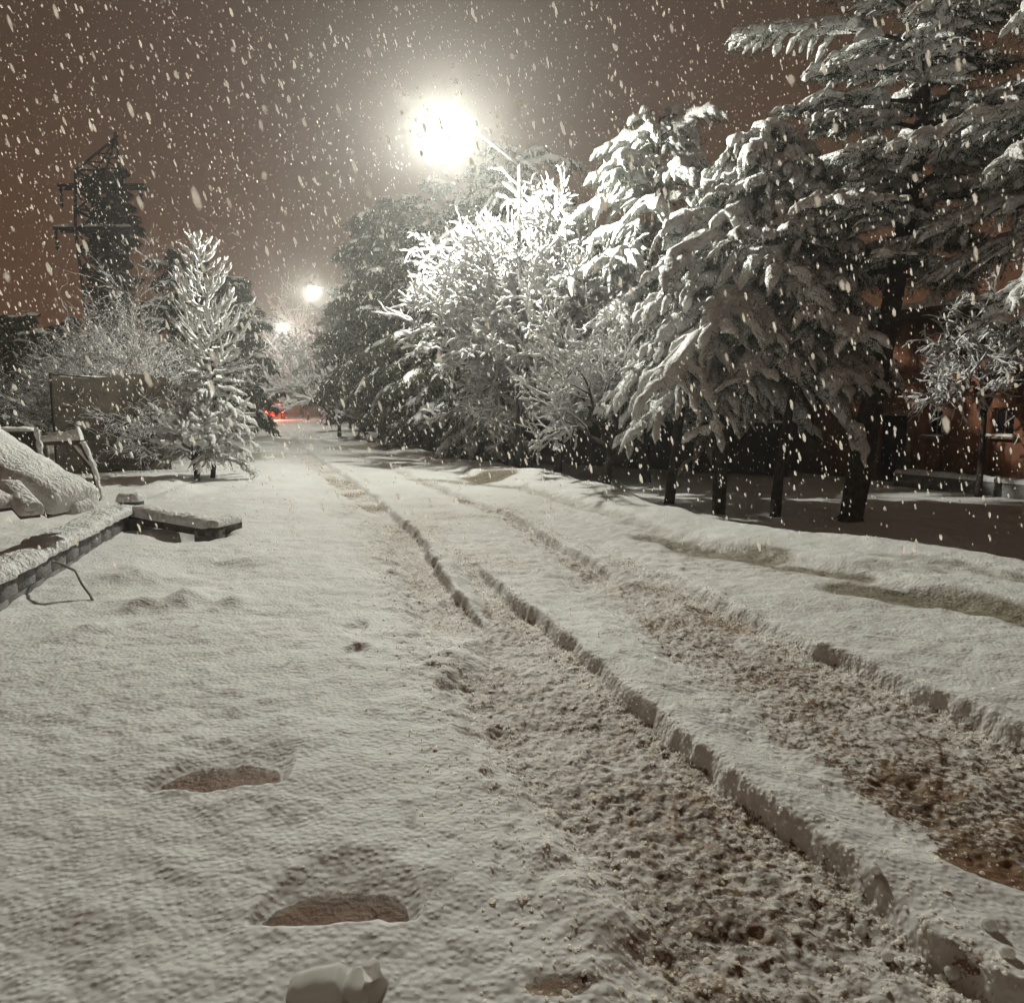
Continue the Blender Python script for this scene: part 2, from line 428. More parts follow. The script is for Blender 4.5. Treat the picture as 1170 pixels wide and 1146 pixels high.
    z += pl * (PLAT + 0.05 * S((dn - 0.3) / 1.5))
    # drift against the foot of the wall
    ft = np.exp(-(np.minimum(dn, 0) / 0.28) ** 2) * (dn < 0.1) * (1 - S((ds - LW) / 0.3)) * (1 - 0)
    z += ft * 0.02 * (0.2 + fbm(x, y, 0.35, 2, 50.0) ** 2 * 3)
    # hollow under the beam
    hb = blob(x, y, ell(225, 612, 38, 7), 0.2); z -= 0.12 * hb
    # far ground swells a little towards the trees on both sides
    z += 0.9 * S((np.abs(x + 0.34 * y) - 12) / 40) * S((y - 30) / 40)
    return z, np.clip(dirt, 0, 1.8), np.clip(wet, 0, 1)

def zt(x, y): return float(terrain(np.array([x]), np.array([y]))[0][0])

NR, NC = 1500, 1150
yr = np.exp(np.linspace(math.log(0.9), math.log(262), NR)) - 1.6 + 1.2
yr = np.linspace(0, 1, NR)
c0 = 1.4
yy = (1.0 + c0) * np.exp(yr * math.log((240 + c0) / (1.0 + c0))) - c0          # from 1.0 m to 240 m
back = np.linspace(-3.0, 1.0, 30)[:-1]; yy = np.concatenate([back, yy]); NRR = len(yy)
tt = np.linspace(-1, 1, NC); tt = 1.5 * (0.62 * tt + 0.38 * tt ** 3)
YY, TT = np.meshgrid(yy, tt, indexing='ij')
XX = TT * (np.maximum(YY, 0.5) + 2.2) 
Z, DI, WE = terrain(XX.ravel(), YY.ravel())
V = np.stack([XX.ravel(), YY.ravel(), Z], 1)
idx = np.arange(NRR * NC).reshape(NRR, NC)
Q = np.stack([idx[:-1, :-1], idx[:-1, 1:], idx[1:, 1:], idx[1:, :-1]], -1).reshape(-1, 4)
cx = V[Q[:, 0], 0]; cy = V[Q[:, 0], 1]
isroad = (cx > ROADL(cy)) & (cx < ROADR(cy))
isyard = (cx > EDGE(cy)) & (cy < 60)
def sub(name, mask):
    q = Q[mask]; u, inv = np.unique(q, return_inverse=True)
    o = mk(name, V[u], [inv.reshape(-1, 4)], M['ground'], attrs={'dirt': DI[u], 'wet': WE[u]})
    return o
tag(sub('road', isroad), 'snow-covered road with deep slushy tyre ruts', 'road', kind='structure')
tag(sub('yard', isyard & ~isroad), 'dim snow-covered yard below the road bank in front of the brick red building', 'yard', kind='structure')
tag(sub('ground', ~isroad & ~isyard), 'deep lumpy snow beside the road with footprints', 'ground', kind='structure')

# ------------------------------------------------------------------ sky
def make_sky():
    m = bpy.data.materials.new('night cloud glow'); m.use_nodes = True
    nt = m.node_tree; nt.nodes.clear(); L = nt.links.new; N = nt.nodes.new
    tc = N('ShaderNodeTexCoord'); sx = N('ShaderNodeSeparateXYZ'); L(tc.outputs['Generated'], sx.inputs[0])
    n = N('ShaderNodeTexNoise'); n.inputs['Scale'].default_value = 3; n.inputs['Detail'].default_value = 5
    L(tc.outputs['Generated'], n.inputs['Vector'])
    mr = N('ShaderNodeMapRange'); mr.inputs['From Min'].default_value = 0.5; mr.inputs['From Max'].default_value = 0.75
    L(sx.outputs['Z'], mr.inputs['Value'])
    mx = N('ShaderNodeMix'); mx.data_type = 'RGBA'; L(mr.outputs['Result'], mx.inputs['Factor'])
    mx.inputs['A'].default_value = (0.105, 0.049, 0.024, 1); mx.inputs['B'].default_value = (0.058, 0.038, 0.026, 1)
    st = N('ShaderNodeMapRange'); st.inputs['To Min'].default_value = 0.8; st.inputs['To Max'].default_value = 1.2
    L(n.outputs['Fac'], st.inputs['Value'])
    e = N('ShaderNodeEmission'); L(mx.outputs['Result'], e.inputs['Color']); L(st.outputs['Result'], e.inputs['Strength'])
    o = N('ShaderNodeOutputMaterial'); L(e.outputs[0], o.inputs['Surface'])
    m.cycles.emission_sampling = 'NONE'
    bm = bmesh.new(); bmesh.ops.create_uvsphere(bm, u_segments=64, v_segments=32, radius=260)
    me = bpy.data.meshes.new('sky'); bm.to_mesh(me); bm.free(); me.materials.append(m)
    o = bpy.data.objects.new('sky', me); o.location = (0, 0, 0); link(o)
    tag(o, 'brown night sky glowing with town light', 'sky', kind='structure')
make_sky()

# ------------------------------------------------------------------ trees
def tufts(g, pts, n, length, width, down=0.8, jit=0.05):
    """n small drooping blades at every point"""
    pts = np.repeat(pts, n, axis=0); m = len(pts)
    p = pts + rng.normal(0, jit, (m, 3))
    d = rng.normal(0, 1, (m, 3)); d[:, 2] = d[:, 2] * 0.5 - down; d /= np.linalg.norm(d, axis=1, keepdims=True)
    l = length * rng.uniform(0.6, 1.2, m)[:, None]
    s = np.cross(d, rng.normal(0, 1, (m, 3))); s /= np.linalg.norm(s, axis=1, keepdims=True) + 1e-9
    w = width * rng.uniform(0.6, 1.3, m)[:, None]
    Vt = np.stack([p - s * w, p + s * w, p + d * l], 1).reshape(-1, 3)
    g.add(Vt, np.arange(m * 3).reshape(-1, 3))

def conifer(label, base, height, rad, crown0=0.2, trunk_r=0.15, lean=(0, 0), nb=60, snow=0.06, droop=0.7, needle='needle', group=None,
            name='pine_tree', twl=0.42, nt_=12, tuft=5, blade=0.12, profile=1.0, top=0.25, snowcover=1.0, cat='tree', azw=None, irregular=0.35):
    bx, by = base[0], base[1]; bz = zt(bx, by) - 0.05
    o = empty(name, (bx, by, bz)); tag(o, label, cat, group)
    K = 14
    s = np.linspace(0, 1, K) ** 1.3; s[1] = 0.012
    tp = np.stack([lean[0] * s + 0.12 * np.sin(s * 4 + bx), lean[1] * s + 0.08 * np.sin(s * 5 + by), height * s], 1); tp[:, :2] -= tp[0, :2]
    tr = trunk_r * (1 - 0.9 * s) + 0.01; tr[0] *= 1.35
    gt = Geo(); gt.path(tp, tr, sides=12, noise=0.25, nscale=0.2)
    gs = Geo(); gn = Geo()
    KB = 9; sb = np.linspace(0, 1, KB)
    TW = []; RW = []; NPT = []
    for i in range(nb):
        t = (i + 0.5) / nb
        f = crown0 + (1 - crown0) * t
        az = i * 2.39996 + random.uniform(-0.5, 0.5)
        env = ((1 - t) ** profile + top * t) * min(1, 0.55 + t * 3)
        L = rad * env * random.uniform(1 - irregular, 1 + irregular * 0.5)
        if azw: L *= 1 + azw[1] * math.cos(az - azw[0])
        o0 = np.array([np.interp(f, s, tp[:, k]) for k in range(3)])
        h = np.array([math.cos(az), math.sin(az), 0])
        up = random.uniform(0.15, 0.5) * (0.5 + t)
        dr = droop * random.uniform(0.7, 1.3) * (1 - 0.5 * t)
        bp = o0 + L * sb[:, None] * h + np.array([0, 0, 1]) * (L * (up * sb - dr * sb ** 2))[:, None]
        lat = np.array([-h[1], h[0], 0]); bp += lat * (0.08 * L * np.sin(sb * 3 + i))[:, None]
        gt.add(*tubes(bp[None], (trunk_r * 0.22 * (1 - t * 0.6) * (1 - 0.85 * sb) + 0.006)[None], sides=5))
        TW.append(bp[2:][None]); w = snow * 1.1 * (0.7 + 0.5 * np.sin(sb[2:] * 2.6)); w[-1] = 0.012; RW.append(w[None])
        # twigs
        m = max(4, int(nt_ * (0.5 + 0.5 * L / rad)))
        st = rng.uniform(0.22, 1.0, m); sg = np.where(np.arange(m) % 2, 1, -1)
        p0 = np.stack([np.interp(st, sb, bp[:, k]) for k in range(3)], 1)
        an = np.radians(rng.uniform(25, 75, m)) * sg
        dirh = np.stack([h[0] * np.cos(an) - h[1] * np.sin(an), h[0] * np.sin(an) + h[1] * np.cos(an), np.zeros(m)], 1)
        l = L * twl * (1.05 - 0.6 * st) * rng.uniform(0.6, 1.2, m) + 0.12
        q = np.linspace(0, 1, 9)
        sl = rng.uniform(-0.25, 0.2, m); dd = droop * rng.uniform(0.5, 1.2, m)
        tw = p0[:, None, :] + dirh[:, None, :] * (l[:, None] * q)[..., None]
        tw[..., 2] += l[:, None] * (sl[:, None] * q - dd[:, None] * q ** 2)
        TW.append(tw)
        # snow widest towards the hanging tip
        rr = snow * rng.uniform(0.5, 1.15, m)[:, None] * np.array([0.5, 0.7, 0.85, 0.92, 0.95, 0.92, 0.85, 0.62, 0.15])[None] * 0.86 * snowcover
        RW.append(rr); NPT.append(tw[:, 1:].reshape(-1, 3)); NPT.append(bp[3:])
    for tw, rr in zip(TW, RW):
        P = tw.copy(); P[..., 2] += rr * 0.55
        if tw.shape[0] > 1: gt.add(*tubes(tw, np.full(tw.shape[:2], 0.006 + 0.03 * trunk_r), sides=3))
        gs.add(*tubes(P, rr, sides=9, squash=0.9, noise=1.0, nscale=max(0.05, snow * 0.9)))
    NP = np.concatenate(NPT)
    dn = 1 if by > 24 else 3
    tufts(gn, NP, tuft * dn, blade * (1 if dn == 1 else 0.8), (0.012 + blade * 0.06) if dn == 1 else 0.0055, 0.9, snow * 0.6)
    gt.make('trunk', M['bark'], o); gn.make('foliage', M[needle], o, smooth=False); gs.make('snow_load', M['snow'], o)
    return o

def branchy(label, base, height, spread, levels=5, trunk_r=0.08, trunk_h=0.3, lean=(0, 0), snow=0.025, mat='bark', name='bare_tree', group=None,
            n1=7, kids=4, upb=0.35, cat='tree', snow_min=0.35, stems=1, ang=(25, 60), sides=5, drop=0.0, reach=0.5, tip=0.2):
    bx, by = base[0], base[1]; bz = zt(bx, by) - 0.05
    o = empty(name, (bx, by, bz)); tag(o, label, cat, group)
    gt = Geo(); gs = Geo(); gsn = Geo()
    K = 5; q = np.linspace(0, 1, K)
    P0 = []; Dd = []; Ln = []; Rr = []
    th = height * trunk_h
    for sI in range(stems):
        a = sI * 2.4; off = 0.0 if stems == 1 else 0.45
        tp = np.stack([(lean[0] + off * math.cos(a) * spread * 0.4) * q ** 1.3 * (1 if stems > 1 else trunk_h), (lean[1] + off * math.sin(a) * spread * 0.4) * q * (1 if stems > 1 else trunk_h), th * q], 1)
        gt.path(tp, trunk_r * (1 - 0.4 * q) * np.array([1.3, 1, 1, 1, 1]), sides=10, noise=0.3, nscale=0.15)
        for i in range(n1):
            f = random.uniform(0.55, 1.0) if n1 > 1 else 1.0
            P0.append([np.interp(f, q, tp[:, k]) for k in range(3)])
            az = i * 2.4 + random.random() + a
            el = math.radians(random.uniform(25, 80))
            Dd.append([math.cos(az) * math.cos(el) * spread / (height - th) * 1.1, math.sin(az) * math.cos(el) * spread / (height - th) * 1.1, math.sin(el)])
            Ln.append((height - th) * reach * random.uniform(0.7, 1.15)); Rr.append(trunk_r * 0.5)
    P0 = np.array(P0); Dd = np.array(Dd); Ln = np.array(Ln); Rr = np.array(Rr)
    for lv in range(levels):
        n = len(P0)
        Dd = Dd / (np.linalg.norm(Dd, axis=1, keepdims=True) + 1e-9)
        bend = rng.normal(0, 0.22, (n, 3)); bend[:, 2] += upb * 0.4 - drop * lv
        path = P0[:, None, :] + Ln[:, None, None] * (q[None, :, None] * Dd[:, None, :] + (q ** 2)[None, :, None] * bend[:, None, :])
        path += rng.normal(0, 0.03, (n, K, 3)) * Ln[:, None, None] * (q > 0)[None, :, None]
        rad = Rr[:, None] * (1 - 0.55 * q)[None]
        gt.add(*tubes(path, rad, sides=sides if lv < 2 else 3))
        T = path[:, -1] - path[:, 0]; T /= np.linalg.norm(T, axis=1, keepdims=True) + 1e-9
        hz = np.sqrt(np.clip(1 - T[:, 2] ** 2, 0, 1))
        if snow > 0 and lv >= 1:
            cov = np.clip(hz * 1.2, snow_min, 1)
            sr = (snow * cov * rng.uniform(0.7, 1.3, n))[:, None] * np.array([0.7, 1, 1.05, 0.95, tip if lv == levels - 1 else 0.7])[None] + rad * 0.3
            SP = path.copy(); SP[..., 2] += sr * 0.7 + rad * 0.4
            gs.add(*tubes(SP, sr, sides=6, squash=0.9, noise=0.7, nscale=max(0.04, snow * 1.6)))
        if lv == levels - 1: break
        k = kids
        f = rng.uniform(0.3, 1.0, (n, k)); f[:, 0] = 1.0
        fi = f * (K - 1); i0 = np.minimum(fi.astype(int), K - 2); fr = (fi - i0)[..., None]
        ar = np.arange(n)[:, None]
        nP = path[ar, i0] * (1 - fr) + path[ar, i0 + 1] * fr
        dirn = path[:, -1] - path[:, -2]; dirn /= np.linalg.norm(dirn, axis=1, keepdims=True) + 1e-9
        rv = rng.normal(0, 1, (n, k, 3)); rv -= (rv * dirn[:, None]).sum(-1, keepdims=True) * dirn[:, None]
        rv /= np.linalg.norm(rv, axis=-1, keepdims=True) + 1e-9
        a = np.radians(rng.uniform(ang[0], ang[1], (n, k)))[..., None]; a[:, 0] *= 0.4
        nD = np.cos(a) * dirn[:, None] + np.sin(a) * rv
        nL = Ln[:, None] * rng.uniform(0.45, 0.8, (n, k)); nR = np.maximum(Rr[:, None] * rng.uniform(0.4, 0.6, (n, k)), 0.004)
        P0 = nP.reshape(-1, 3); Dd = nD.reshape(-1, 3); Ln = nL.ravel(); Rr = nR.ravel()
    gt.make('trunk', M[mat], o)
    if snow > 0: gs.make('snow_load', M['snow'], o)
    return o

RG = 'snow-laden trees in a row along the right of the road'
# right side, from near to far
conifer('tall broad snowy pine with the thickest trunk, before the brick red building', G(972, 592, -0.38), 10.2, 3.7, crown0=0.40, trunk_r=0.21,
        lean=(0.9, 0.0), nb=66, snow=0.085, droop=0.22, group=RG, nt_=40, tuft=2, blade=0.13, profile=0.8, top=0.22, irregular=0.6, twl=0.26)
conifer('big pine reaching in from the right edge of the picture with snowy bough tips', G(1330, 640, -0.4), 9.5, 3.2, crown0=0.34, trunk_r=0.2, nb=44, snow=0.085, droop=0.45,
        group=RG, nt_=34, twl=0.26, tuft=2, blade=0.15, profile=0.5, top=0.3)
conifer('drooping cedar with heavy finger-like snow on boughs that sweep low beside the road', G(822, 567, -0.1), 6.6, 2.4, crown0=0.38, trunk_r=0.12, lean=(0.3, 0), nb=64,
        snow=0.125, droop=0.85, group=RG, nt_=16, tuft=4, blade=0.16, profile=0.75, top=0.15)
conifer('dense cedar with slim dark stem, between the sweeping cedar and the thick-trunked pine', G(886, 582, -0.3), 5.4, 1.9, crown0=0.48, trunk_r=0.09, lean=(0.1, 0), nb=46,
        snow=0.12, droop=0.7, group=RG, nt_=14, tuft=4, blade=0.15, profile=0.7, top=0.2)
conifer('snowy cedar on a strongly slanting trunk, next left of the sweeping cedar', G(765, 557, -0.1), 5.8, 1.6, crown0=0.46, trunk_r=0.10, lean=(0.9, 0.2), nb=50,
        snow=0.115, droop=0.8, group=RG, nt_=14, tuft=3, blade=0.14, profile=0.7)
branchy('low twiggy tree with fine frosted branches on a leaning dark trunk', G(690, 551), 3.9, 1.7, levels=5, trunk_r=0.10, trunk_h=0.42, lean=(0.6, 0), snow=0.022, group=RG, n1=7, kids=4)
conifer('tall dim conifer rising behind the low twiggy tree', G(738, 533), 8.8, 2.7, crown0=0.22, trunk_r=0.14, nb=56, snow=0.12, droop=0.7, group=RG, nt_=14, tuft=3, blade=0.16, profile=0.6, top=0.3)
branchy('brightly lit leafless tree thick with white snow right below the nearest street lamp', G(638, 528.5), 7.9, 2.7, levels=6, trunk_r=0.10, trunk_h=0.38, snow=0.033, group=RG, n1=18, kids=4, name='frosted_tree', ang=(25, 65), upb=0.05, reach=0.40, tip=0.45)
conifer('small laden conifer with one white cushion of snow low beside the lamp pole', G(548, 524), 2.9, 1.4, crown0=0.28, trunk_r=0.07, nb=34, snow=0.13, droop=0.7, group=RG, nt_=12, tuft=12, blade=0.2, profile=0.5)
conifer('olive green pine with cream snow left of the lit leafless tree', G(503, 513), 6.0, 2.2, crown0=0.2, trunk_r=0.12, nb=50, snow=0.11, droop=0.6, needle='needle_pale', group=RG, nt_=13, tuft=12, blade=0.2, profile=0.6, snowcover=0.55)
conifer('tall dark pine with olive lower boughs left of the olive pine', G(463, 503.6), 10.0, 3.2, crown0=0.16, trunk_r=0.2, nb=64, snow=0.085, droop=0.75, needle='needle_pale', group=RG, nt_=16, tuft=14, blade=0.24, profile=0.6, top=0.3, snowcover=0.35)
conifer('tall dark conifer behind the brightly lit leafless tree', G(590, 507), 11.0, 3.8, crown0=0.2, trunk_r=0.2, nb=64, snow=0.10, droop=0.7, group=RG, nt_=13, tuft=7, blade=0.22, profile=0.5, top=0.35)
conifer('tall snowy conifer behind the sweeping cedar', G(840, 528, -0.2), 8.0, 3.0, crown0=0.2, trunk_r=0.16, nb=56, snow=0.12, droop=0.7, group=RG, nt_=13, tuft=3, blade=0.2, profile=0.55, top=0.3)
branchy('tangled twiggy tree between the thick-trunked pine and the building', G(1118, 566, -0.4), 5.2, 2.2, levels=5, trunk_r=0.07, trunk_h=0.5, snow=0.016, group=RG, n1=8, kids=4, drop=0.05)
conifer('dark pine halfway down the road with hardly any snow on it', G(436, 499), 10.0, 2.6, crown0=0.12, trunk_r=0.2, nb=56, snow=0.08, droop=0.7, group=RG, nt_=14, tuft=13, blade=0.28, profile=0.6, top=0.25, snowcover=0.35)
branchy('pale frosted bush under the second street lamp', G(388, 499), 4.6, 2.6, levels=5, trunk_r=0.10, trunk_h=0.2, snow=0.05, group=RG, n1=8, kids=4, name='frosted_tree')
conifer('grey-green conifer beyond the pale frosted bush', G(425, 492), 9.5, 2.8, crown0=0.1, trunk_r=0.2, nb=50, snow=0.13, droop=0.7, group=RG, nt_=11, tuft=9, blade=0.35, profile=0.6, snowcover=0.8)
conifer('faint conifer near the end of the road on its right side', G(400, 484), 10.0, 3.0, crown0=0.08, trunk_r=0.2, nb=44, snow=0.16, droop=0.7, group=RG, nt_=10, tuft=9, blade=0.45, profile=0.6)
conifer('hazy conifer closing the far end of the road', G(322, 474), 12.5, 4.5, crown0=0.3, trunk_r=0.2, nb=40, snow=0.2, droop=0.6, group=RG, nt_=10, tuft=9, blade=0.5, profile=0.6)
branchy('hazy leafless tree arching over the red car', G(345, 477), 11.0, 6, levels=5, trunk_r=0.2, trunk_h=0.25, snow=0.07, group=RG, n1=8, kids=4)
conifer('dark tree behind the boundary wall, between the olive pine and the lamp pole', G(535, 505), 10.2, 3.6, crown0=0.05, trunk_r=0.2, nb=54, snow=0.09, droop=0.6, group=RG, nt_=13, tuft=13, blade=0.3, profile=0.5, snowcover=0.4)
conifer('dark tree behind the boundary wall, behind the low twiggy tree', G(680, 518, -.2), 7.5, 3.2, crown0=0.05, trunk_r=0.2, nb=50, snow=0.09, droop=0.6, group=RG, nt_=11, tuft=9, blade=0.28, profile=0.5, snowcover=0.6)

LG = 'snowy trees and shrubs along the left of the road'
def upspruce(label, base, height, rad, nb, snow, name='young_tree', group=LG, up=0.55, tr=0.05, clump=2.2):
    """slim leader with long upswept snowy branches, thicker snow low down"""
    bx, by = base[0], base[1]; bz = zt(bx, by) - 0.05
    o = empty(name, (bx, by, bz)); tag(o, label, 'tree', group)
    gt = Geo(); gs = Geo(); gn = Geo()
    s = np.linspace(0, 1, 10); tp = np.stack([0.12 * np.sin(s * 4), 0.05 * s, height * s], 1)
    gt.path(tp, tr * (1 - 0.9 * s) + 0.006, sides=8, noise=0.3, nscale=0.1)
    K = 8; q = np.linspace(0, 1, K)
    for i in range(nb):
        t = (i + 0.5) / nb; f = 0.10 + 0.9 * t
        az = i * 2.39996 + random.uniform(-.4, .4)
        L = rad * (1.02 - t) ** 0.8 * random.uniform(0.7, 1.15) + 0.1
        o0 = np.array([np.interp(f, s, tp[:, k]) for k in range(3)]); h = np.array([math.cos(az), math.sin(az), 0])
        low = 1 - S((t - 0.25) / 0.3)
        bend = up * (1 - 1.35 * low); L *= 1 - 0.38 * low
        bp = o0 + L * q[:, None] * h; bp[:, 2] += L * (-0.1 * q + bend * q ** 2)
        r = snow * (1 + (clump - 1) * low) * (0.9 - 0.75 * q)
        gt.add(*tubes(bp[None], (0.014 * (1 - q) + 0.004)[None], sides=4))
        P = bp.copy(); P[:, 2] += r * 0.6
        gs.add(*tubes(P[None], r[None], sides=7, noise=0.7, nscale=0.07))
        m = 9
        st = rng.uniform(0.15, 0.95, m); sg = np.where(np.arange(m) % 2, 1, -1); an = np.radians(rng.uniform(25, 50, m)) * sg
        p0 = np.stack([np.interp(st, q, bp[:, k]) for k in range(3)], 1)
        dh = np.stack([h[0] * np.cos(an) - h[1] * np.sin(an), h[0] * np.sin(an) + h[1] * np.cos(an), np.zeros(m)], 1)
        l = L * 0.5 * (1.1 - st) * rng.uniform(0.6, 1.2, m) + 0.06; qq = np.linspace(0, 1, 5)
        tw = p0[:, None] + dh[:, None] * (l[:, None] * qq)[..., None]; tw[..., 2] += l[:, None] * ((up * 1.2 * (1 - 1.5 * low)) * qq ** 2)
        gt.add(*tubes(tw, np.full((m, 5), 0.004), sides=3))
        rr = snow * 0.8 * (1 + (clump - 1) * low) * rng.uniform(0.6, 1.2, m)[:, None] * np.array([.6, .9, 1, .8, .1])[None]
        P = tw.copy(); P[..., 2] += rr * 0.6
        gs.add(*tubes(P, rr, sides=6, noise=0.7, nscale=0.06))
        if low > 0.3: tufts(gn, tw.reshape(-1, 3), 2, 0.10, 0.006, 0.7, 0.03)
    gt.make('trunk', M['bark'], o); gs.make('snow_load', M['snow'], o); gn.make('foliage', M['needle'], o, False)
    return o
upspruce('young bright snowy tree with upswept branches standing at the left road edge', G(243, 546), 5.0, 1.5, 74, 0.03, up=0.95, clump=2.1)
branchy('small leaning frosted shrub at the foot of the young bright tree', G(225, 548), 1.6, 0.8, levels=4, trunk_r=0.04, trunk_h=0.3, snow=0.04, name='frosted_shrub', group=LG, stems=3, n1=4, kids=4, cat='shrub')
branchy('wide tangle of thin half-bare branches left of the young bright tree', G(170, 528), 4.2, 2.0, levels=5, trunk_r=0.06, trunk_h=0.2, snow=0.0025, mat='dry', group=LG, n1=6, kids=4, stems=2)
branchy('thicket with curved brown twigs beside the brown sheeting fence', G(92, 524), 3.0, 1.7, levels=5, trunk_r=0.05, trunk_h=0.15, snow=0.0025, mat='dry', group=LG, n1=10, kids=4, stems=3)
branchy('low brushy shrub hanging over the snow between sheeting fence and young bright tree', G(165, 538), 2.2, 1.8, levels=5, trunk_r=0.04, trunk_h=0.15, snow=0.0035, mat='dry', group=LG, n1=6, kids=4, stems=2, name='bare_shrub', cat='shrub', drop=0.06)
conifer('dark green pine behind the young bright tree at the left road edge', G(268, 499), 7.4, 2.1, crown0=0.08, trunk_r=0.16, nb=60, snow=0.085, droop=0.6, group=LG, nt_=13, tuft=12, blade=0.28, profile=0.6, snowcover=0.45)
conifer('dark pine left of the green pine, behind the tangle of thin branches', G(215, 499), 8.2, 3.0, crown0=0.05, trunk_r=0.16, nb=50, snow=0.07, droop=0.6, group=LG, nt_=12, tuft=10, blade=0.28, profile=0.6, snowcover=0.6)
conifer('black-looking tree at the far left behind the garden wall', G(18, 499), 5.6, 3.0, crown0=0.03, trunk_r=0.2, nb=46, snow=0.05, droop=0.6, group=LG, nt_=12, tuft=12, blade=0.26, profile=0.45, snowcover=0.4)
conifer('low black tree between the far left tree and the lattice pylon', G(80, 492), 6.0, 3.6, crown0=0.03, trunk_r=0.2, nb=46, snow=0.05, droop=0.6, group=LG, nt_=12, tuft=12, blade=0.28, profile=0.45, snowcover=0.4)
conifer('slim dark tree growing up inside the lines of the lattice pylon', G(134, 495.6), 13.0, 0.85, crown0=0.02, trunk_r=0.15, nb=70, snow=0.05, droop=0.3, group=LG, nt_=16, tuft=18, blade=0.3, profile=0.3, top=0.9, snowcover=0.3, name='poplar_tree')
conifer('low dark bush at the outer left, behind the tangle', G(-70, 510), 4.5, 3.0, crown0=0.03, trunk_r=0.2, nb=40, snow=0.06, droop=0.6, group=LG, nt_=12, tuft=12, blade=0.24, profile=0.45, snowcover=0.5)
conifer('hazy dark conifer far down the left side of the road', G(252, 482), 8.5, 3.4, crown0=0.05, trunk_r=0.2, nb=44, snow=0.12, droop=0.6, group=LG, nt_=11, tuft=9, blade=0.42, profile=0.6, snowcover=0.7)
branchy('pale hazy leafless tree far down the left side near the third lamp', G(240, 475), 10.0, 6, levels=5, trunk_r=0.2, trunk_h=0.2, snow=0.07, group=LG, n1=8, kids=4)

# ------------------------------------------------------------------ street lamps
def street_lamp(label, px, py, hx, hy, power, lens, radius=0.12):
    b = G(px, py); d = b[1]; h = D(hx, hy, d - 1.0)
    bz = zt(b[0], b[1]) - 0.05
    ax = h[:2] - b[:2]
    o = empty('street_lamp', (b[0], b[1], bz), math.atan2(ax[1], ax[0])); tag(o, label, 'street lamp', 'street lamps along the right of the road')
    H = h[2] - bz; dx = float(np.linalg.norm(ax))
    g = Geo(); g.path([(0, 0, 0), (0, 0, 0.9), (0, 0, 0.92), (0, 0, H - 0.6)], [0.10, 0.10, 0.075, 0.045], sides=12); g.make('pole', M['steel'], o)
    g = Geo(); n = 10; q = np.linspace(0, 1, n)
    g.path(np.stack([dx * 0.88 * (1 - (1 - q) ** 1.3), 0 * q, H - 0.65 + 0.68 * np.sin(q * PI / 2)], 1), 0.034, sides=8); g.make('arm', M['steel'], o)
    sg = math.copysign(1, dx)
    hd = Geo(); cx = dx
    pts = [(cx - sg * 0.38, 0, H + .02), (cx - sg * 0.3, 0, H + 0.05), (cx - sg * 0.1, 0, H + 0.08), (cx + sg * 0.2, 0, H + 0.07), (cx + sg * 0.36, 0, H + 0.04)]
    hd.path(pts, [0.05, 0.11, 0.15, 0.15, 0.08], sides=12, squash=0.45)
    hdo = hd.make('lamp_head', M['steel'], o)
    ln = Geo(); ln.path([(cx - sg * 0.16, 0, H - 0.01), (cx, 0, H - 0.035), (cx + sg * 0.2, 0, H - 0.01)], [0.09, 0.14, 0.09], sides=14, squash=0.6)
    ln.make('lens', lens, hdo)
    sp_ = Geo(); snow_pad(sp_, (cx - sg * 0.3, 0, H + 0.10), (cx + sg * 0.33, 0, H + 0.10), 0.2, 0.07); sp_.make('snow_cap', M['snow'], o)
    li = bpy.data.lights.new('lamp_light', 'POINT'); li.energy = power; li.color = (1.0, 1.0, 0.89); li.shadow_soft_size = radius
    li.use_nodes = True; nt = li.node_tree; L = nt.links.new; N = nt.nodes.new
    em = nt.nodes['Emission']
    ge = N('ShaderNodeNewGeometry'); sx = N('ShaderNodeSeparateXYZ'); L(ge.outputs['Incoming'], sx.inputs[0])
    ab = N('ShaderNodeMath'); ab.operation = 'MULTIPLY'; ab.inputs[1].default_value = LSIGN; L(sx.outputs['Z'], ab.inputs[0])
    cr = N('ShaderNodeFloatCurve')
    c = cr.mapping.curves[0]
    # wide street optics: input 0 = straight up, 1 = straight down
    mr = N('ShaderNodeMapRange'); mr.inputs['From Min'].default_value = -1; mr.inputs['From Max'].default_value = 1
    L(ab.outputs[0], mr.inputs['Value'])
    P = [(0, 0.15), (0.40, 0.25), (0.5, 0.78), (0.60, 0.92), (0.70, 0.93), (0.78, 0.66), (0.88, 0.34), (1, 0.22)]
    c.points[0].location = P[0]; c.points[1].location = P[-1]
    for p in P[1:-1]: c.points.new(*p)
    cr.mapping.update()
    L(mr.outputs['Result'], cr.inputs['Value']); L(cr.outputs[0], em.inputs['Strength'])
    lo = bpy.data.objects.new('lamp_light', li); lo.location = (cx, 0, H - 0.28); link(lo, o)
    return o
LSIGN = -1.0
street_lamp('nearest street lamp, its head glaring white above the brightly lit leafless tree', 593, 536, 508, 138, 8800, M['lens'], 0.14)
street_lamp('second street lamp down the road, smaller glow over the road', 400, 490, 357, 328, 4500, M['lens_far'], 0.2)
street_lamp('third and farthest street lamp with the smallest glow at the end of the road', 352, 480, 323, 370, 4500, M['lens_far'], 0.2)

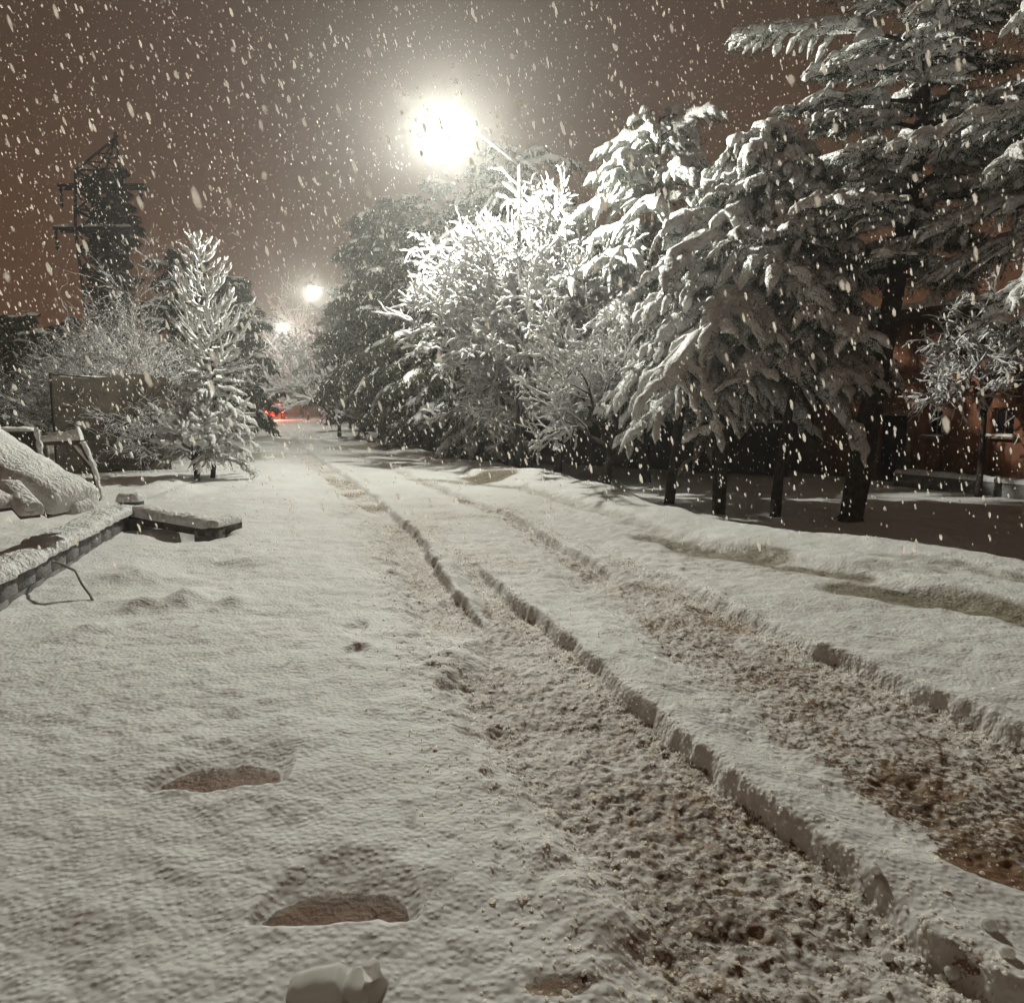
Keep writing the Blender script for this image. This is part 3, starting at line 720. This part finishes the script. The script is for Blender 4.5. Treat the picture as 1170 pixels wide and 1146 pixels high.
# ------------------------------------------------------------------ building behind the trees
A_ = G(1400, 592, -0.45); B_ = G(905, 540, -0.45)
ddir = (A_ - B_)[:2]; LB = np.linalg.norm(ddir); rz = math.atan2(ddir[1], ddir[0])
bo = empty('house', (B_[0], B_[1], -0.55), rz)      # local +x runs along the facade towards the viewer's right, -y faces the yard
tag(bo, 'low brick red building with a black door and small dark windows behind the trees', 'building')
def lx(px, py_base=555):
    """distance along the facade of the point seen in column px"""
    t = (px - 585) / F; c, s_ = math.cos(rz), math.sin(rz)
    return (t * B_[1] - B_[0]) / (c - t * s_)
def lzh(px, py):
    u = lx(px); d = B_[1] + u * math.sin(rz)
    return D(px, py, d)[2] + 0.55
dx0, dx1 = lx(1003), lx(1036); dz1 = lzh(1020, 475)
wins = [(lx(1056), lx(1074), lzh(1065, 498), lzh(1065, 468)), (lx(1130), lx(1156), lzh(1143, 498), lzh(1143, 466))]
Hh = 4.2; TH = 0.3
g = Geo()
xs = sorted([-1.0, dx0, dx1] + [w[0] for w in wins] + [w[1] for w in wins] + [LB])
segs = [(-1.0, dx0, 0, Hh), (dx0, dx1, dz1, Hh), (dx1, wins[0][0], 0, Hh), (wins[0][0], wins[0][1], 0, wins[0][2]), (wins[0][0], wins[0][1], wins[0][3], Hh),
        (wins[0][1], wins[1][0], 0, Hh), (wins[1][0], wins[1][1], 0, wins[1][2]), (wins[1][0], wins[1][1], wins[1][3], Hh), (wins[1][1], LB, 0, Hh)]
for a, b_, z0, z1 in segs: g.box(((a + b_) / 2, TH / 2, (z0 + z1) / 2), (b_ - a, TH, z1 - z0), bevel=0)
g.box((-1 + TH / 2, TH + 3.5, Hh / 2), (TH, 7, Hh), bevel=0); g.box((LB - TH / 2, TH + 3.5, Hh / 2), (TH, 7, Hh), bevel=0); g.box((LB / 2 - 0.5, 7.6, Hh / 2), (LB + 1, TH, Hh), bevel=0)
g.make('wall', M['render'], bo, False)
g = Geo(); g.box((LB / 2 - 0.5, 3.8, Hh + 0.1), (LB + 1.8, 8.6, 0.16), bevel=0.02); rf = g.make('roof', M['wood'], bo, False)
g = Geo(); snow_pad(g, (-1.4, 3.8, Hh + 0.18), (LB + 0.4, 3.8, Hh + 0.18), 8.6, 0.28, 0.1, 60, 16); g.make('snow_layer', M['snow'], rf)
g = Geo(); g.box(((dx0 + dx1) / 2, 0.16, dz1 / 2 + 0.02), (dx1 - dx0 - 0.01, 0.06, dz1 - 0.05)); dr = g.make('door', M['dark'], bo, False)
g = Geo(); g.box((dx1 - 0.14, 0.09, dz1 * 0.48), (0.10, 0.05, 0.03)); g.make('handle', M['steel'], dr, False)
g = Geo()
for xx in (dx0 + 0.28 * (dx1 - dx0), dx0 + 0.72 * (dx1 - dx0)):
    for z0 in (0.28, 0.68): g.box((xx, 0.125, dz1 * z0), ((dx1 - dx0) * 0.34, 0.02, dz1 * 0.32))
g.make('door_panel', M['dark'], dr, False)
g = Geo(); w_ = 0.14
g.box((dx0 - w_ / 2, -0.02, dz1 / 2), (w_, 0.08, dz1)); g.box((dx1 + w_ / 2, -0.02, dz1 / 2), (w_, 0.08, dz1)); g.box(((dx0 + dx1) / 2, -0.02, dz1 + w_ / 2), (dx1 - dx0 + 2 * w_, 0.085, w_))
g.make('door_frame', M['trim'], bo, False)
for a, b_, z0, z1 in wins:
    g = Geo(); f_ = 0.05
    for bx_ in (((a + f_ / 2), f_, z0, z1), ((b_ - f_ / 2), f_, z0, z1), ((a + b_) / 2, 0.035, z0 + f_, z1 - f_)): g.box((bx_[0], 0.14, (bx_[2] + bx_[3]) / 2), (bx_[1], 0.06, bx_[3] - bx_[2]))
    for zz in (z0 + f_ / 2, z1 - f_ / 2): g.box(((a + b_) / 2, 0.142, zz), (b_ - a - 2 * f_, 0.06, f_))
    wo = g.make('window', M['trim'], bo, False)
    g = Geo(); g.box(((a + b_) / 2, 0.15, (z0 + z1) / 2), (b_ - a - 0.04, 0.01, z1 - z0 - 0.04), bevel=0); g.make('pane', M['glass'], wo, False)
    g = Geo(); g.box(((a + b_) / 2, -0.05, z0 - 0.04), (b_ - a + 0.16, 0.16, 0.06)); g.make('sill', M['trim'], wo, False)
    g = Geo(); snow_pad(g, (a - 0.06, -0.05, z0 - 0.01), (b_ + 0.06, -0.05, z0 - 0.01), 0.13, 0.05); g.make('snow_cap', M['snow'], wo)
g = Geo(); g.box((dx1 + (LB - dx1) / 2 + 0.1, -0.6, 0.22), (LB - dx1 - 0.2, 0.16, 0.44))
kb = g.make('planter_wall', M['concrete'], None, False)
kb.location = bo.location; kb.rotation_euler = bo.rotation_euler
tag(kb, 'low snow-topped kerb wall at the foot of the brick red building', 'low wall')
g = Geo(); snow_pad(g, (dx1 + 0.2, -0.6, 0.43), (LB, -0.6, 0.43), 0.22, 0.12, 0.2, 80); g.make('snow_cap', M['snow'], kb)

# boundary wall running behind the right hand trees
def low_wall(label, a, b, h, th=0.2, mat='concrete', snow=0.10, name='boundary_wall', posts=0, cat='wall', dark=None):
    a = np.asarray(a, float); b = np.asarray(b, float); L = np.linalg.norm((b - a)[:2])
    rz_ = math.atan2(b[1] - a[1], b[0] - a[0])
    o = empty(name, (a[0], a[1], a[2]), rz_); tag(o, label, cat)
    g = Geo(); g.box((L / 2, 0, h / 2 - 0.2), (L, th, h + 0.4)); g.make('wall', M[mat], o, False)
    for i in range(posts):
        g = Geo(); g.box((L * (i + 0.5) / posts, 0, h / 2), (0.3, th + 0.1, h + 0.16)); g.make('post', M[mat], o, False)
    if snow:
        g = Geo(); snow_pad(g, (0, 0, h - 0.005), (L, 0, h - 0.005), th + 0.06, snow, 0.35, max(30, int(L * 8))); g.make('snow_cap', M['snow'], o)
    return o
low_wall('long low dark wall with a thin snow top running behind the right row of tree trunks', D(455, 500, 30) * [1, 1, 0] + [0, 0, 0.0], D(900, 500, 21.5) * [1, 1, 0] + [0, 0, -0.45], 1.05, mat='pylon', snow=0.07, posts=5)
low_wall('brown garden wall with a snow line along its top at the left edge', D(-260, 490, 13.5) * [1, 1, 0], D(44, 490, 13.5) * [1, 1, 0], 1.12, mat='net', snow=0.07, name='garden_wall')

# sheeting fence on the left
a = D(62, 480, 17.5); b_ = D(192, 480, 19.0); L_ = np.linalg.norm((b_ - a)[:2]); rzf = math.atan2(b_[1] - a[1], b_[0] - a[0])
fo = empty('fence', (a[0], a[1], 0), rzf); tag(fo, 'brown sheeting fence panel with a snowy top edge behind the thicket', 'fence')
g = Geo()
nx, nz = 60, 20; X_, Z_ = np.meshgrid(np.linspace(0, L_, nx), np.linspace(0.0, 2.2, nz), indexing='ij')
Yp = 0.06 * fbm(X_, Z_, 0.5, 3, 70.0); Zs = Z_ - 0.06 * np.sin(X_ / L_ * PI * 2) * (Z_ > 1.9)
ii = np.arange(nx * nz).reshape(nx, nz)
g.add(np.stack([X_, Yp, Zs], -1).reshape(-1, 3), np.stack([ii[:-1, :-1], ii[1:, :-1], ii[1:, 1:], ii[:-1, 1:]], -1).reshape(-1, 4)); g.make('sheet', M['net'], fo)
for k in range(4):
    g = Geo(); g.path([(L_ * k / 3, 0.05, -0.1), (L_ * k / 3, 0.05, 2.25)], 0.035, sides=8); g.make('post', M['pylon'], fo)
g = Geo(); g.path([(0, 0.03, 2.2), (L_ / 2, 0.03, 2.15), (L_, 0.03, 2.2)], 0.02, sides=6); g.make('rail', M['pylon'], fo)
g = Geo(); g.path([(0, 0.03, 1.15), (L_, 0.03, 1.15)], 0.02, sides=6); g.make('rail', M['pylon'], fo)
g = Geo(); snow_pad(g, (0, 0.03, 2.17), (L_, 0.03, 2.17), 0.03, 0.02, 0.4, 60); g.make('snow_cap', M['snow'], fo)

# slatted bench-like barrier at the far left road edge
a = G(272, 505); g0 = empty('slatted_barrier', (a[0] - 0.1, a[1], zt(a[0], a[1])), 0.1); tag(g0, 'low slatted barrier with snowy rails at the left road edge', 'barrier')
for k in range(4):
    g = Geo(); g.box((0, 0, 0.25 + 0.28 * k), (1.7, 0.05, 0.12)); r_ = g.make('slat', M['concrete'], g0, False)
    g = Geo(); snow_pad(g, (-0.85, 0, 0.305 + 0.28 * k), (0.85, 0, 0.305 + 0.28 * k), 0.06, 0.05); g.make('snow_cap', M['snow'], r_)
for sx_ in (-0.7, 0.7):
    g = Geo(); g.box((sx_, 0.05, 0.6), (0.07, 0.05, 1.2)); g.make('post', M['concrete'], g0, False)

# ------------------------------------------------------------------ lattice pylon
pb = D(130, 480, 40.0); pb[2] = zt(pb[0], pb[1]) - 0.2
po = empty('lattice_pylon', tuple(pb)); tag(po, 'tall dark lattice pylon with crossarms rising above the left trees', 'pylon')
W = 40.0 / F
HT = D(152, 157, 40.0)[2] - pb[2]; H1 = D(130, 200, 40)[2] - pb[2]; HA = D(130, 263, 40)[2] - pb[2]; HB = D(130, 214, 40)[2] - pb[2]
g = Geo()
def wd(z): return np.interp(z, [0, HA * 0.45, HA, H1], [0.62, 0.62, 0.85, 0.72])
cr_ = [(-1, -1), (1, -1), (1, 1), (-1, 1)]
zs = np.linspace(0, H1, 15)
for sx_, sy_ in cr_: g.path([(sx_ * wd(z), sy_ * wd(z), z) for z in zs], 0.10, sides=4)
for z in zs[1:]:
    for k in range(4):
        p, q_ = cr_[k], cr_[(k + 1) % 4]; g.path([(p[0] * wd(z), p[1] * wd(z), z), (q_[0] * wd(z), q_[1] * wd(z), z)], 0.055, sides=4)
for i in range(14):
    for k in range(4):
        p, q_ = cr_[k], cr_[(k + 1) % 4]; z0, z1 = zs[i], zs[i + 1]
        g.path([(p[0] * wd(z0), p[1] * wd(z0), z0), (q_[0] * wd(z1), q_[1] * wd(z1), z1)], 0.055, sides=4)
        g.path([(q_[0] * wd(z0), q_[1] * wd(z0), z0), (p[0] * wd(z1), p[1] * wd(z1), z1)], 0.055, sides=4)
g.make('lattice_mast', M['pylon'], po, False)
g = Geo(); tip = (22 * W, 0, HT)
for sx_, sy_ in cr_: g.path([(sx_ * wd(H1), sy_ * wd(H1), H1), tip], [0.07, 0.05], sides=4)
for f in (0.25, 0.5, 0.75):
    pts = [np.array([sx_ * wd(H1), sy_ * wd(H1), H1]) * (1 - f) + np.array(tip) * f for sx_, sy_ in cr_]
    for k in range(4): g.path([pts[k], pts[(k + 1) % 4]], 0.04, sides=4)
g.path([tip, (tip[0], 0, HT + 0.2)], [0.12, 0.1], sides=6)
g.make('peak', M['pylon'], po, False)
for (x0, x1, zz) in ((-50 * W, 36 * W, HA), (-42 * W, 52 * W, HB)):
    g = Geo(); g.box(((x0 + x1) / 2, -0.3, zz), (x1 - x0, 0.12, 0.16)); g.box(((x0 + x1) / 2, 0.3, zz), (x1 - x0, 0.12, 0.16))
    ar = g.make('crossarm', M['pylon'], po, False)
    if zz == HA:
        g2 = Geo(); snow_pad(g2, (x0, -0.3, zz + 0.08), (x1, -0.3, zz + 0.08), 0.14, 0.12, 0.3, 40); g2.make('snow_cap', M['snow'], ar)
    for xe in (x0 + 0.15, x1 - 0.15):
        g2 = Geo(); g2.path([(xe, -0.3, zz - 0.08 - 0.12 * k) for k in range(9)], [0.03, 0.1] * 4 + [0.03], sides=8); g2.make('insulator', M['pylon'], ar)

# ------------------------------------------------------------------ red car, far down the road
cb = G(313, 479); cb = np.array([cb[0], cb[1], 0]); cb[2] = zt(cb[0], cb[1])
co = empty('parked_car', tuple(cb), 0.33); tag(co, 'small red car with lit tail lights far down the road', 'car')
prof = [(-2.0, 0.35), (-2.05, 0.85), (-1.85, 0.95), (-1.45, 1.40), (0.2, 1.45), (0.95, 0.98), (1.9, 0.82), (2.0, 0.35)]
bm = bmesh.new()
for sx_ in (-1, 1):
    pass
rows = []
for w_ in (-0.88, -0.80, 0.80, 0.88):
    rows.append([bm.verts.new((w_ * (0.82 if z > 1.2 else 1.0), y, z if abs(w_) > 0.85 and z <= 1.0 or abs(w_) < 0.85 else z - 0.05)) for y, z in prof])
for r0, r1 in zip(rows[:-1], rows[1:]):
    for k in range(len(prof)):
        bm.faces.new((r0[k], r0[(k + 1) % len(prof)], r1[(k + 1) % len(prof)], r1[k]))
bm.faces.new(rows[0][::-1]); bm.faces.new(rows[-1]); bmesh.ops.recalc_face_normals(bm, faces=bm.faces)
me = bpy.data.meshes.new('body'); bm.to_mesh(me); bm.free(); me.materials.append(M['red']); bd = link(bpy.data.objects.new('body', me), co)
g = Geo(); g.box((0, -1.66, 1.18), (1.3, 0.02, 0.34), Matrix.Rotation(math.radians(-42), 3, 'X')); g.make('rear_window', M['glass'], co, False)
g = Geo(); g.box((0, -2.05, 0.42), (1.72, 0.14, 0.18)); g.make('bumper', M['rubber'], co, False)
g = Geo(); snow_pad(g, (0, -1.4, 1.42), (0, 0.2, 1.46), 1.3, 0.1); g.make('snow_layer', M['snow'], co)
for sx_ in (-1, 1):
    g = Geo(); g.box((sx_ * 0.68, -2.06, 0.76), (0.26, 0.06, 0.14)); g.make('tail_light', M['tail'], co, False)
    for yy_ in (-1.25, 1.25):
        g = Geo(); g.path([(sx_ * 0.72, yy_, 0.32), (sx_ * 0.92, yy_, 0.32)], 0.32, sides=20); wh = g.make('wheel', M['rubber'], co, False)
        g = Geo(); g.path([(sx_ * 0.915, yy_, 0.32), (sx_ * 0.93, yy_, 0.32)], 0.18, sides=12); g.make('rim', M['steel'], wh, False)
li = bpy.data.lights.new('tail_glow', 'POINT'); li.energy = 1300; li.color = (1, 0.12, 0.06); li.shadow_soft_size = 0.3
lo = bpy.data.objects.new('tail_glow', li); lo.location = (0, -2.6, 0.8); link(lo, co)

# ------------------------------------------------------------------ wall, beams and building debris at the left
wl = np.linalg.norm((WB - WA)[:2]); rzw = math.atan2(WDIR[1], WDIR[0])
wo = empty('retaining_wall', (WA[0], WA[1], -0.15), rzw); tag(wo, 'low grey block wall with a smooth snow cap holding up the platform at the left', 'low wall')
g = Geo(); k = 0; x_ = 0.0
for row in range(2):
    x_ = -0.2 * row
    while x_ < wl:
        g.box((min(x_ + 0.2, wl - 0.1), 0.0, 0.09 + 0.19 * row), (0.396, 0.2, 0.187), bevel=0.003); x_ += 0.4
g.make('block_course', M['concrete'], wo, False)
g = Geo(); snow_pad(g, (-0.05, 0.04, 0.36), (wl + 0.05, 0.04, 0.36), 0.40, 0.10, 0.3, 160, 22, 3.0); g.make('snow_cap', M['snow'], wo)

def beam(label, a, b, w, h, snow, name='snowy_beam', mat='wood', cat='beam', group=None, lump=0.22, wsnow=1.15):
    a = np.asarray(a, float); b = np.asarray(b, float)
    mid = (a + b) / 2; o = empty(name, tuple(a)); tag(o, label, cat, group)
    R_ = rot_to(b - a); L = np.linalg.norm(b - a)
    g = Geo(); g.box(tuple((b - a) / 2), (L, w, h), R_, 0.01); g.make('plank', M[mat], o, False)
    up = np.array(R_ @ Vector((0, 0, 1)))
    g = Geo(); ex = (b - a) / L * 0.02
    snow_pad(g, up * (h / 2 - 0.004) - ex, (b - a) + up * (h / 2 - 0.004) + ex, w * wsnow, snow, lump, max(24, int(L * 30)), 16, a[0] * 3); g.make('snow_cap', M['snow'], o)
    return o
beam('long snow-topped beam lying over a hollow beyond the end of the block wall', D(142, 590, 10.1), D(240, 607, 9.4), 0.22, 0.10, 0.12)
beam('short snow-topped beam butting against the end of the long beam', D(237, 608, 9.35), D(268, 601, 10.0), 0.22, 0.12, 0.10)
blk = empty('concrete_block', tuple(D(150, 578, 10.6))); blk.location.z = 0.0 + D(150, 578, 10.6)[2]
tag(blk, 'single grey block with a thick rounded cap of snow behind the long beam', 'block')
g = Geo(); g.box((0, 0, 0.0), (0.27, 0.2, 0.14)); g.box((0, 0, -0.22), (0.2, 0.18, 0.30)); g.make('block', M['concrete'], blk, False)
g = Geo(); snow_pad(g, (-0.16, 0, 0.065), (0.16, 0, 0.065), 0.26, 0.13, 0.12, 24); g.make('snow_cap', M['snow'], blk)
g = Geo(); g.box((0, 0, 0), (0.32, 0.25, 0.24)); bk2 = g.make('concrete_block', M['concrete'], None, False); bk2.location = tuple(D(160, 603, 9.9)); tag(bk2, 'grey block carrying the left end of the long beam', 'block')
g = Geo(); g.box((0, 0, 0), (0.3, 0.22, 0.2)); bk3 = g.make('concrete_block', M['concrete'], None, False); bk3.location = tuple(D(240, 614, 9.45)); tag(bk3, 'dark block under the joint of the two beams', 'block')

# heap of planks on the platform
PGR = 'snowed-in planks heaped on the platform'
beam('widest plank of the heap, sloping down to the right under the thickest snow', D(-70, 492, 7.6), D(84, 584, 7.5), 0.70, 0.06, 0.20, 'snowy_plank', group=PGR, cat='plank', lump=0.16, wsnow=1.1)
beam('narrow plank along the far side of the widest plank', D(-20, 500, 8.2), D(92, 576, 7.95), 0.30, 0.06, 0.12, 'snowy_plank', group=PGR, cat='plank')
beam('short plank leaning below the widest plank with a square end', D(8, 560, 7.0), D(36, 590, 6.75), 0.18, 0.05, 0.10, 'snowy_plank', group=PGR, cat='plank', lump=0.1)
beam('short plank at the outer left of the heap', D(-40, 560, 6.8), D(6, 582, 6.7), 0.22, 0.05, 0.10, 'snowy_plank', group=PGR, cat='plank', lump=0.12)
g = Geo(); snow_pad(g, D(70, 588, 7.4), D(96, 580, 7.7), 0.3, 0.12, 0.1, 24); hl = g.make('snow_lump', M['snow']); tag(hl, 'rounded lump of snow at the lower right end of the widest plank', 'snow lump')

# trestle with a snowy top bar
to = empty('trestle', tuple(D(80, 572, 11.0) * [1, 1, 0] + [0, 0, 0.0])); tag(to, 'broken wooden trestle with snow along its top bar and one splayed leg', 'trestle')
o_ = np.array(to.location)
def L3(px, py, d=11.0): return D(px, py, d) - o_
g = Geo(); g.box(tuple((L3(48, 507) + L3(92, 505)) / 2), (np.linalg.norm(L3(92, 505) - L3(48, 507)), 0.09, 0.07)); g.make('top_bar', M['wood'], to, False)
g = Geo(); snow_pad(g, L3(45, 505), L3(94, 503), 0.13, 0.13, 0.4, 40, 14, 2.0); snow_pad(g, L3(86, 503), L3(94, 503), 0.12, 0.22, 0.3, 12, 12, 4.0); g.make('snow_cap', M['snow'], to)
def leg(a, b, sn=0.045):
    g = Geo(); d_ = b - a; g.box(tuple((a + b) / 2), (np.linalg.norm(d_), 0.07, 0.05), rot_to(d_)); l_ = g.make('leg', M['wood'], to, False)
    R_ = rot_to(d_); up = np.array(R_ @ Vector((0, 0, 1))); up = up if up[2] > 0 else -up
    g = Geo(); snow_pad(g, a + up * 0.02, b + up * 0.02, 0.08, sn, 0.4, 30, 12, 6.0); g.make('snow_strip', M['snow'], l_)
leg(L3(92, 505), L3(106, 535)); leg(L3(104, 532), L3(115, 572)); leg(L3(84, 510), L3(105, 535), 0.05); leg(L3(50, 508, 11.2), L3(58, 560, 11.4), 0.04)
g = Geo(); zb = np.linspace(0, 1, 18); pts = np.array([L3(41 + 8 * z, 488 + 40 * z, 10.6) for z in zb]); g.path(pts, 0.018 + 0.022 * np.abs(np.sin(zb * 9)), sides=10, noise=0.3, nscale=0.05)
sx2 = g.make('snow_knob', M['snow'], to)

# cable sticking out of the wall
w0 = G(64, 668, 0.14); pts = np.array([D(px, py, d) for px, py, d in ((60, 641, 6.9), (70, 645, 6.7), (86, 652, 6.6), (94, 668, 6.5), (103, 680, 6.4), (108, 690, 6.3))])
g = Geo(); g.path(pts, 0.011, sides=6); cbx = g.make('cable', M['wire']); tag(cbx, 'thin bent cable sticking out of the snow on the block wall', 'cable')

# crumpled snow-crusted sheet at the bottom edge
def crumple():
    g = Geo()
    snow_pad(g, (-0.18, 0.0, -0.05), (-0.01, 0.02, -0.045), 0.14, 0.075, 0.42, 60, 40, 1.0)
    snow_pad(g, (-0.03, 0.03, -0.045), (0.10, -0.01, -0.045), 0.12, 0.065, 0.42, 50, 40, 5.0)
    snow_pad(g, (0.075, 0.0, -0.05), (0.045, 0.02, 0.065), 0.05, 0.028, 0.3, 50, 30, 8.0)
    o = g.make('snow_lump', M['fluffy'])
    c = G(400, 1128); o.location = (c[0], c[1], zt(c[0], c[1]))
    tag(o, 'crumpled pointed clod of snow at the bottom edge before the nearer footprint', 'snow lump')
crumple()

# ------------------------------------------------------------------ crumbs of snow along the ruts
def blob_cloud(name, C, Rr, mat, sub=1, flat=0.8, noise=0.35):
    bm = bmesh.new(); bmesh.ops.create_icosphere(bm, subdivisions=sub, radius=1)
    bv = np.array([v.co[:] for v in bm.verts]); bf = np.array([[v.index for v in f.verts] for f in bm.faces]); bm.free()
    n = len(C); q = rng.normal(0, 1, (n, 3, 3)); q, _ = np.linalg.qr(q)
    Vv = np.einsum('vj,njk->nvk', bv, q) * (Rr[:, None, None])
    Vv = Vv * (1 + noise * rng.normal(0, 1, (n, len(bv), 1)) * 0.6); Vv[..., 2] *= flat
    Vv += C[:, None]
    Fq = (bf[None] + np.arange(n)[:, None, None] * len(bv)).reshape(-1, 3)
    return mk(name, Vv.reshape(-1, 3), [Fq], mat)
n = 12000
ys = 1.7 + 9 * rng.random(n) ** 1.5
which = rng.integers(0, 4, n)
xs_ = np.where(which == 0, R1b(ys) + rng.normal(-0.05, 0.07, n), np.where(which == 1, R2b(ys) + rng.normal(-0.05, 0.08, n),
      np.where(which == 2, L1(ys) + rng.normal(0.0, 0.22, n), L1(ys) + rng.random(n) * (R2b(ys) - L1(ys)))))
zz = terrain(xs_, ys)[0]
rr = np.exp(rng.normal(math.log(0.0045), 0.4, n)); rr = np.clip(rr, 0.002, 0.012)
cb_ = blob_cloud('snow_crumbs', np.stack([xs_, ys, zz + rr * 0.3], 1), rr, M['flake'], 1)
tag(cb_, 'loose crumbs of snow scattered in and along the tyre ruts', 'snow crumbs', kind='stuff')
# a few larger clods that can be told apart
CG = 'snow clods fallen from the rut edges'
for i, (px, py, r_) in enumerate([(798, 880, 0.032), (757, 833, 0.026), (770, 838, 0.02), (725, 1010, 0.03), (890, 1010, 0.03), (1015, 1070, 0.035), (700, 770, 0.02), (1090, 1085, 0.045), (1130, 1060, 0.05), (1150, 1095, 0.045), (640, 905, 0.02), (1000, 1000, 0.035), (985, 1035, 0.04)]):
    c = G(px, py, -0.04); o = blob_cloud('snow_clod', np.zeros((1, 3)), np.array([r_ * 0.5]), M['fluffy'], 3, 0.85, 0.03)
    o.location = (c[0], c[1], zt(c[0], c[1]) + r_ * 0.2)
    tag(o, 'small white snow clod lying loose beside a crisp rut edge', 'snow clod', CG)

# ------------------------------------------------------------------ falling snow
NF = 56000
yd = np.where(rng.random(NF) < 0.012, 1.0 + 3 * rng.random(NF), 3.4 + 30 * rng.random(NF) ** 0.75)
xd = (rng.random(NF) * 2 - 1) * 0.85 * (yd + 1.2)
zd = rng.random(NF) * (1.6 + 0.72 * yd) + 0.05
zgr = terrain(xd, yd)[0]
zd = np.maximum(zd, zgr + 0.05); zd = np.where((yd < 3.4), 1.55 + 0.5 * yd * rng.random(NF), zd); zd = np.where((yd < 7.5) & (zd < 0.75), 0.75 + zd, zd)
sz = np.exp(rng.normal(math.log(0.0043), 0.5, NF)); sz = np.where(yd < 3.0, np.minimum(sz * 0.6, 0.004), np.minimum(sz, 0.0085))
bm = bmesh.new(); bmesh.ops.create_icosphere(bm, subdivisions=1, radius=1)
bv = np.array([v.co[:] for v in bm.verts]); bf = np.array([[v.index for v in f.verts] for f in bm.faces]); bm.free()
# clumped flakes, a little longer along their slanting fall
fall = np.array([0.28, 0.1, -1.0]); fall /= np.linalg.norm(fall)
Vv = bv[None] * sz[:, None, None] * rng.uniform(0.7, 1.3, (NF, 12, 1))
al = (Vv @ fall)[..., None] * fall
Vv = Vv + al * rng.uniform(0.5, 3.2, (NF, 1, 1))
Vv += np.stack([xd, yd, zd], 1)[:, None]
fo_ = mk('falling_snow', Vv.reshape(-1, 3), [(bf[None] + np.arange(NF)[:, None, None] * 12).reshape(-1, 3)], M['flake'], smooth=True)
tag(fo_, 'snowflakes falling thickly through the lamp light', 'falling snow', kind='stuff')

# ------------------------------------------------------------------ world: dim sky and snowy haze
w = bpy.data.worlds.new('World'); SC.world = w; w.use_nodes = True
nt = w.node_tree; bg = nt.nodes['Background']
sk = nt.nodes.new('ShaderNodeTexSky'); sk.sky_type = 'NISHITA'; sk.sun_disc = False; sk.sun_elevation = math.radians(-6)
nt.links.new(sk.outputs[0], bg.inputs['Color']); bg.inputs['Strength'].default_value = 0.05
vs = nt.nodes.new('ShaderNodeVolumeScatter'); vs.inputs['Density'].default_value = 0.0018; vs.inputs['Anisotropy'].default_value = 0.80
vs.inputs['Color'].default_value = (1, 0.99, 0.96, 1)
nt.links.new(vs.outputs[0], nt.nodes['World Output'].inputs['Volume'])

# ------------------------------------------------------------------ camera and render settings
cam = bpy.data.cameras.new('camera'); cam.sensor_width = 36; cam.lens = 36 * F / 1170; cam.clip_start = 0.05; cam.clip_end = 1000
cam.dof.use_dof = True; cam.dof.focus_distance = 10; cam.dof.aperture_fstop = 6.5
camo = bpy.data.objects.new('camera', cam); camo.location = (0, 0, CAM_H); camo.rotation_euler = (PI / 2 - PITCH, 0, 0); link(camo)
SC.camera = camo
SC.view_settings.view_transform = 'Standard'; SC.view_settings.look = 'None'; SC.view_settings.exposure = 0; SC.view_settings.gamma = 1
cy = SC.cycles
cy.use_denoising = True; cy.denoiser = 'OPENIMAGEDENOISE'; cy.denoising_input_passes = 'RGB_ALBEDO_NORMAL'
cy.max_bounces = 4; cy.diffuse_bounces = 2; cy.glossy_bounces = 2; cy.volume_bounces = 1; cy.transmission_bounces = 3
cy.sample_clamp_indirect = 4; cy.sample_clamp_direct = 0
cy.use_light_tree = False
cy.use_adaptive_sampling = True; cy.adaptive_threshold = 0.07
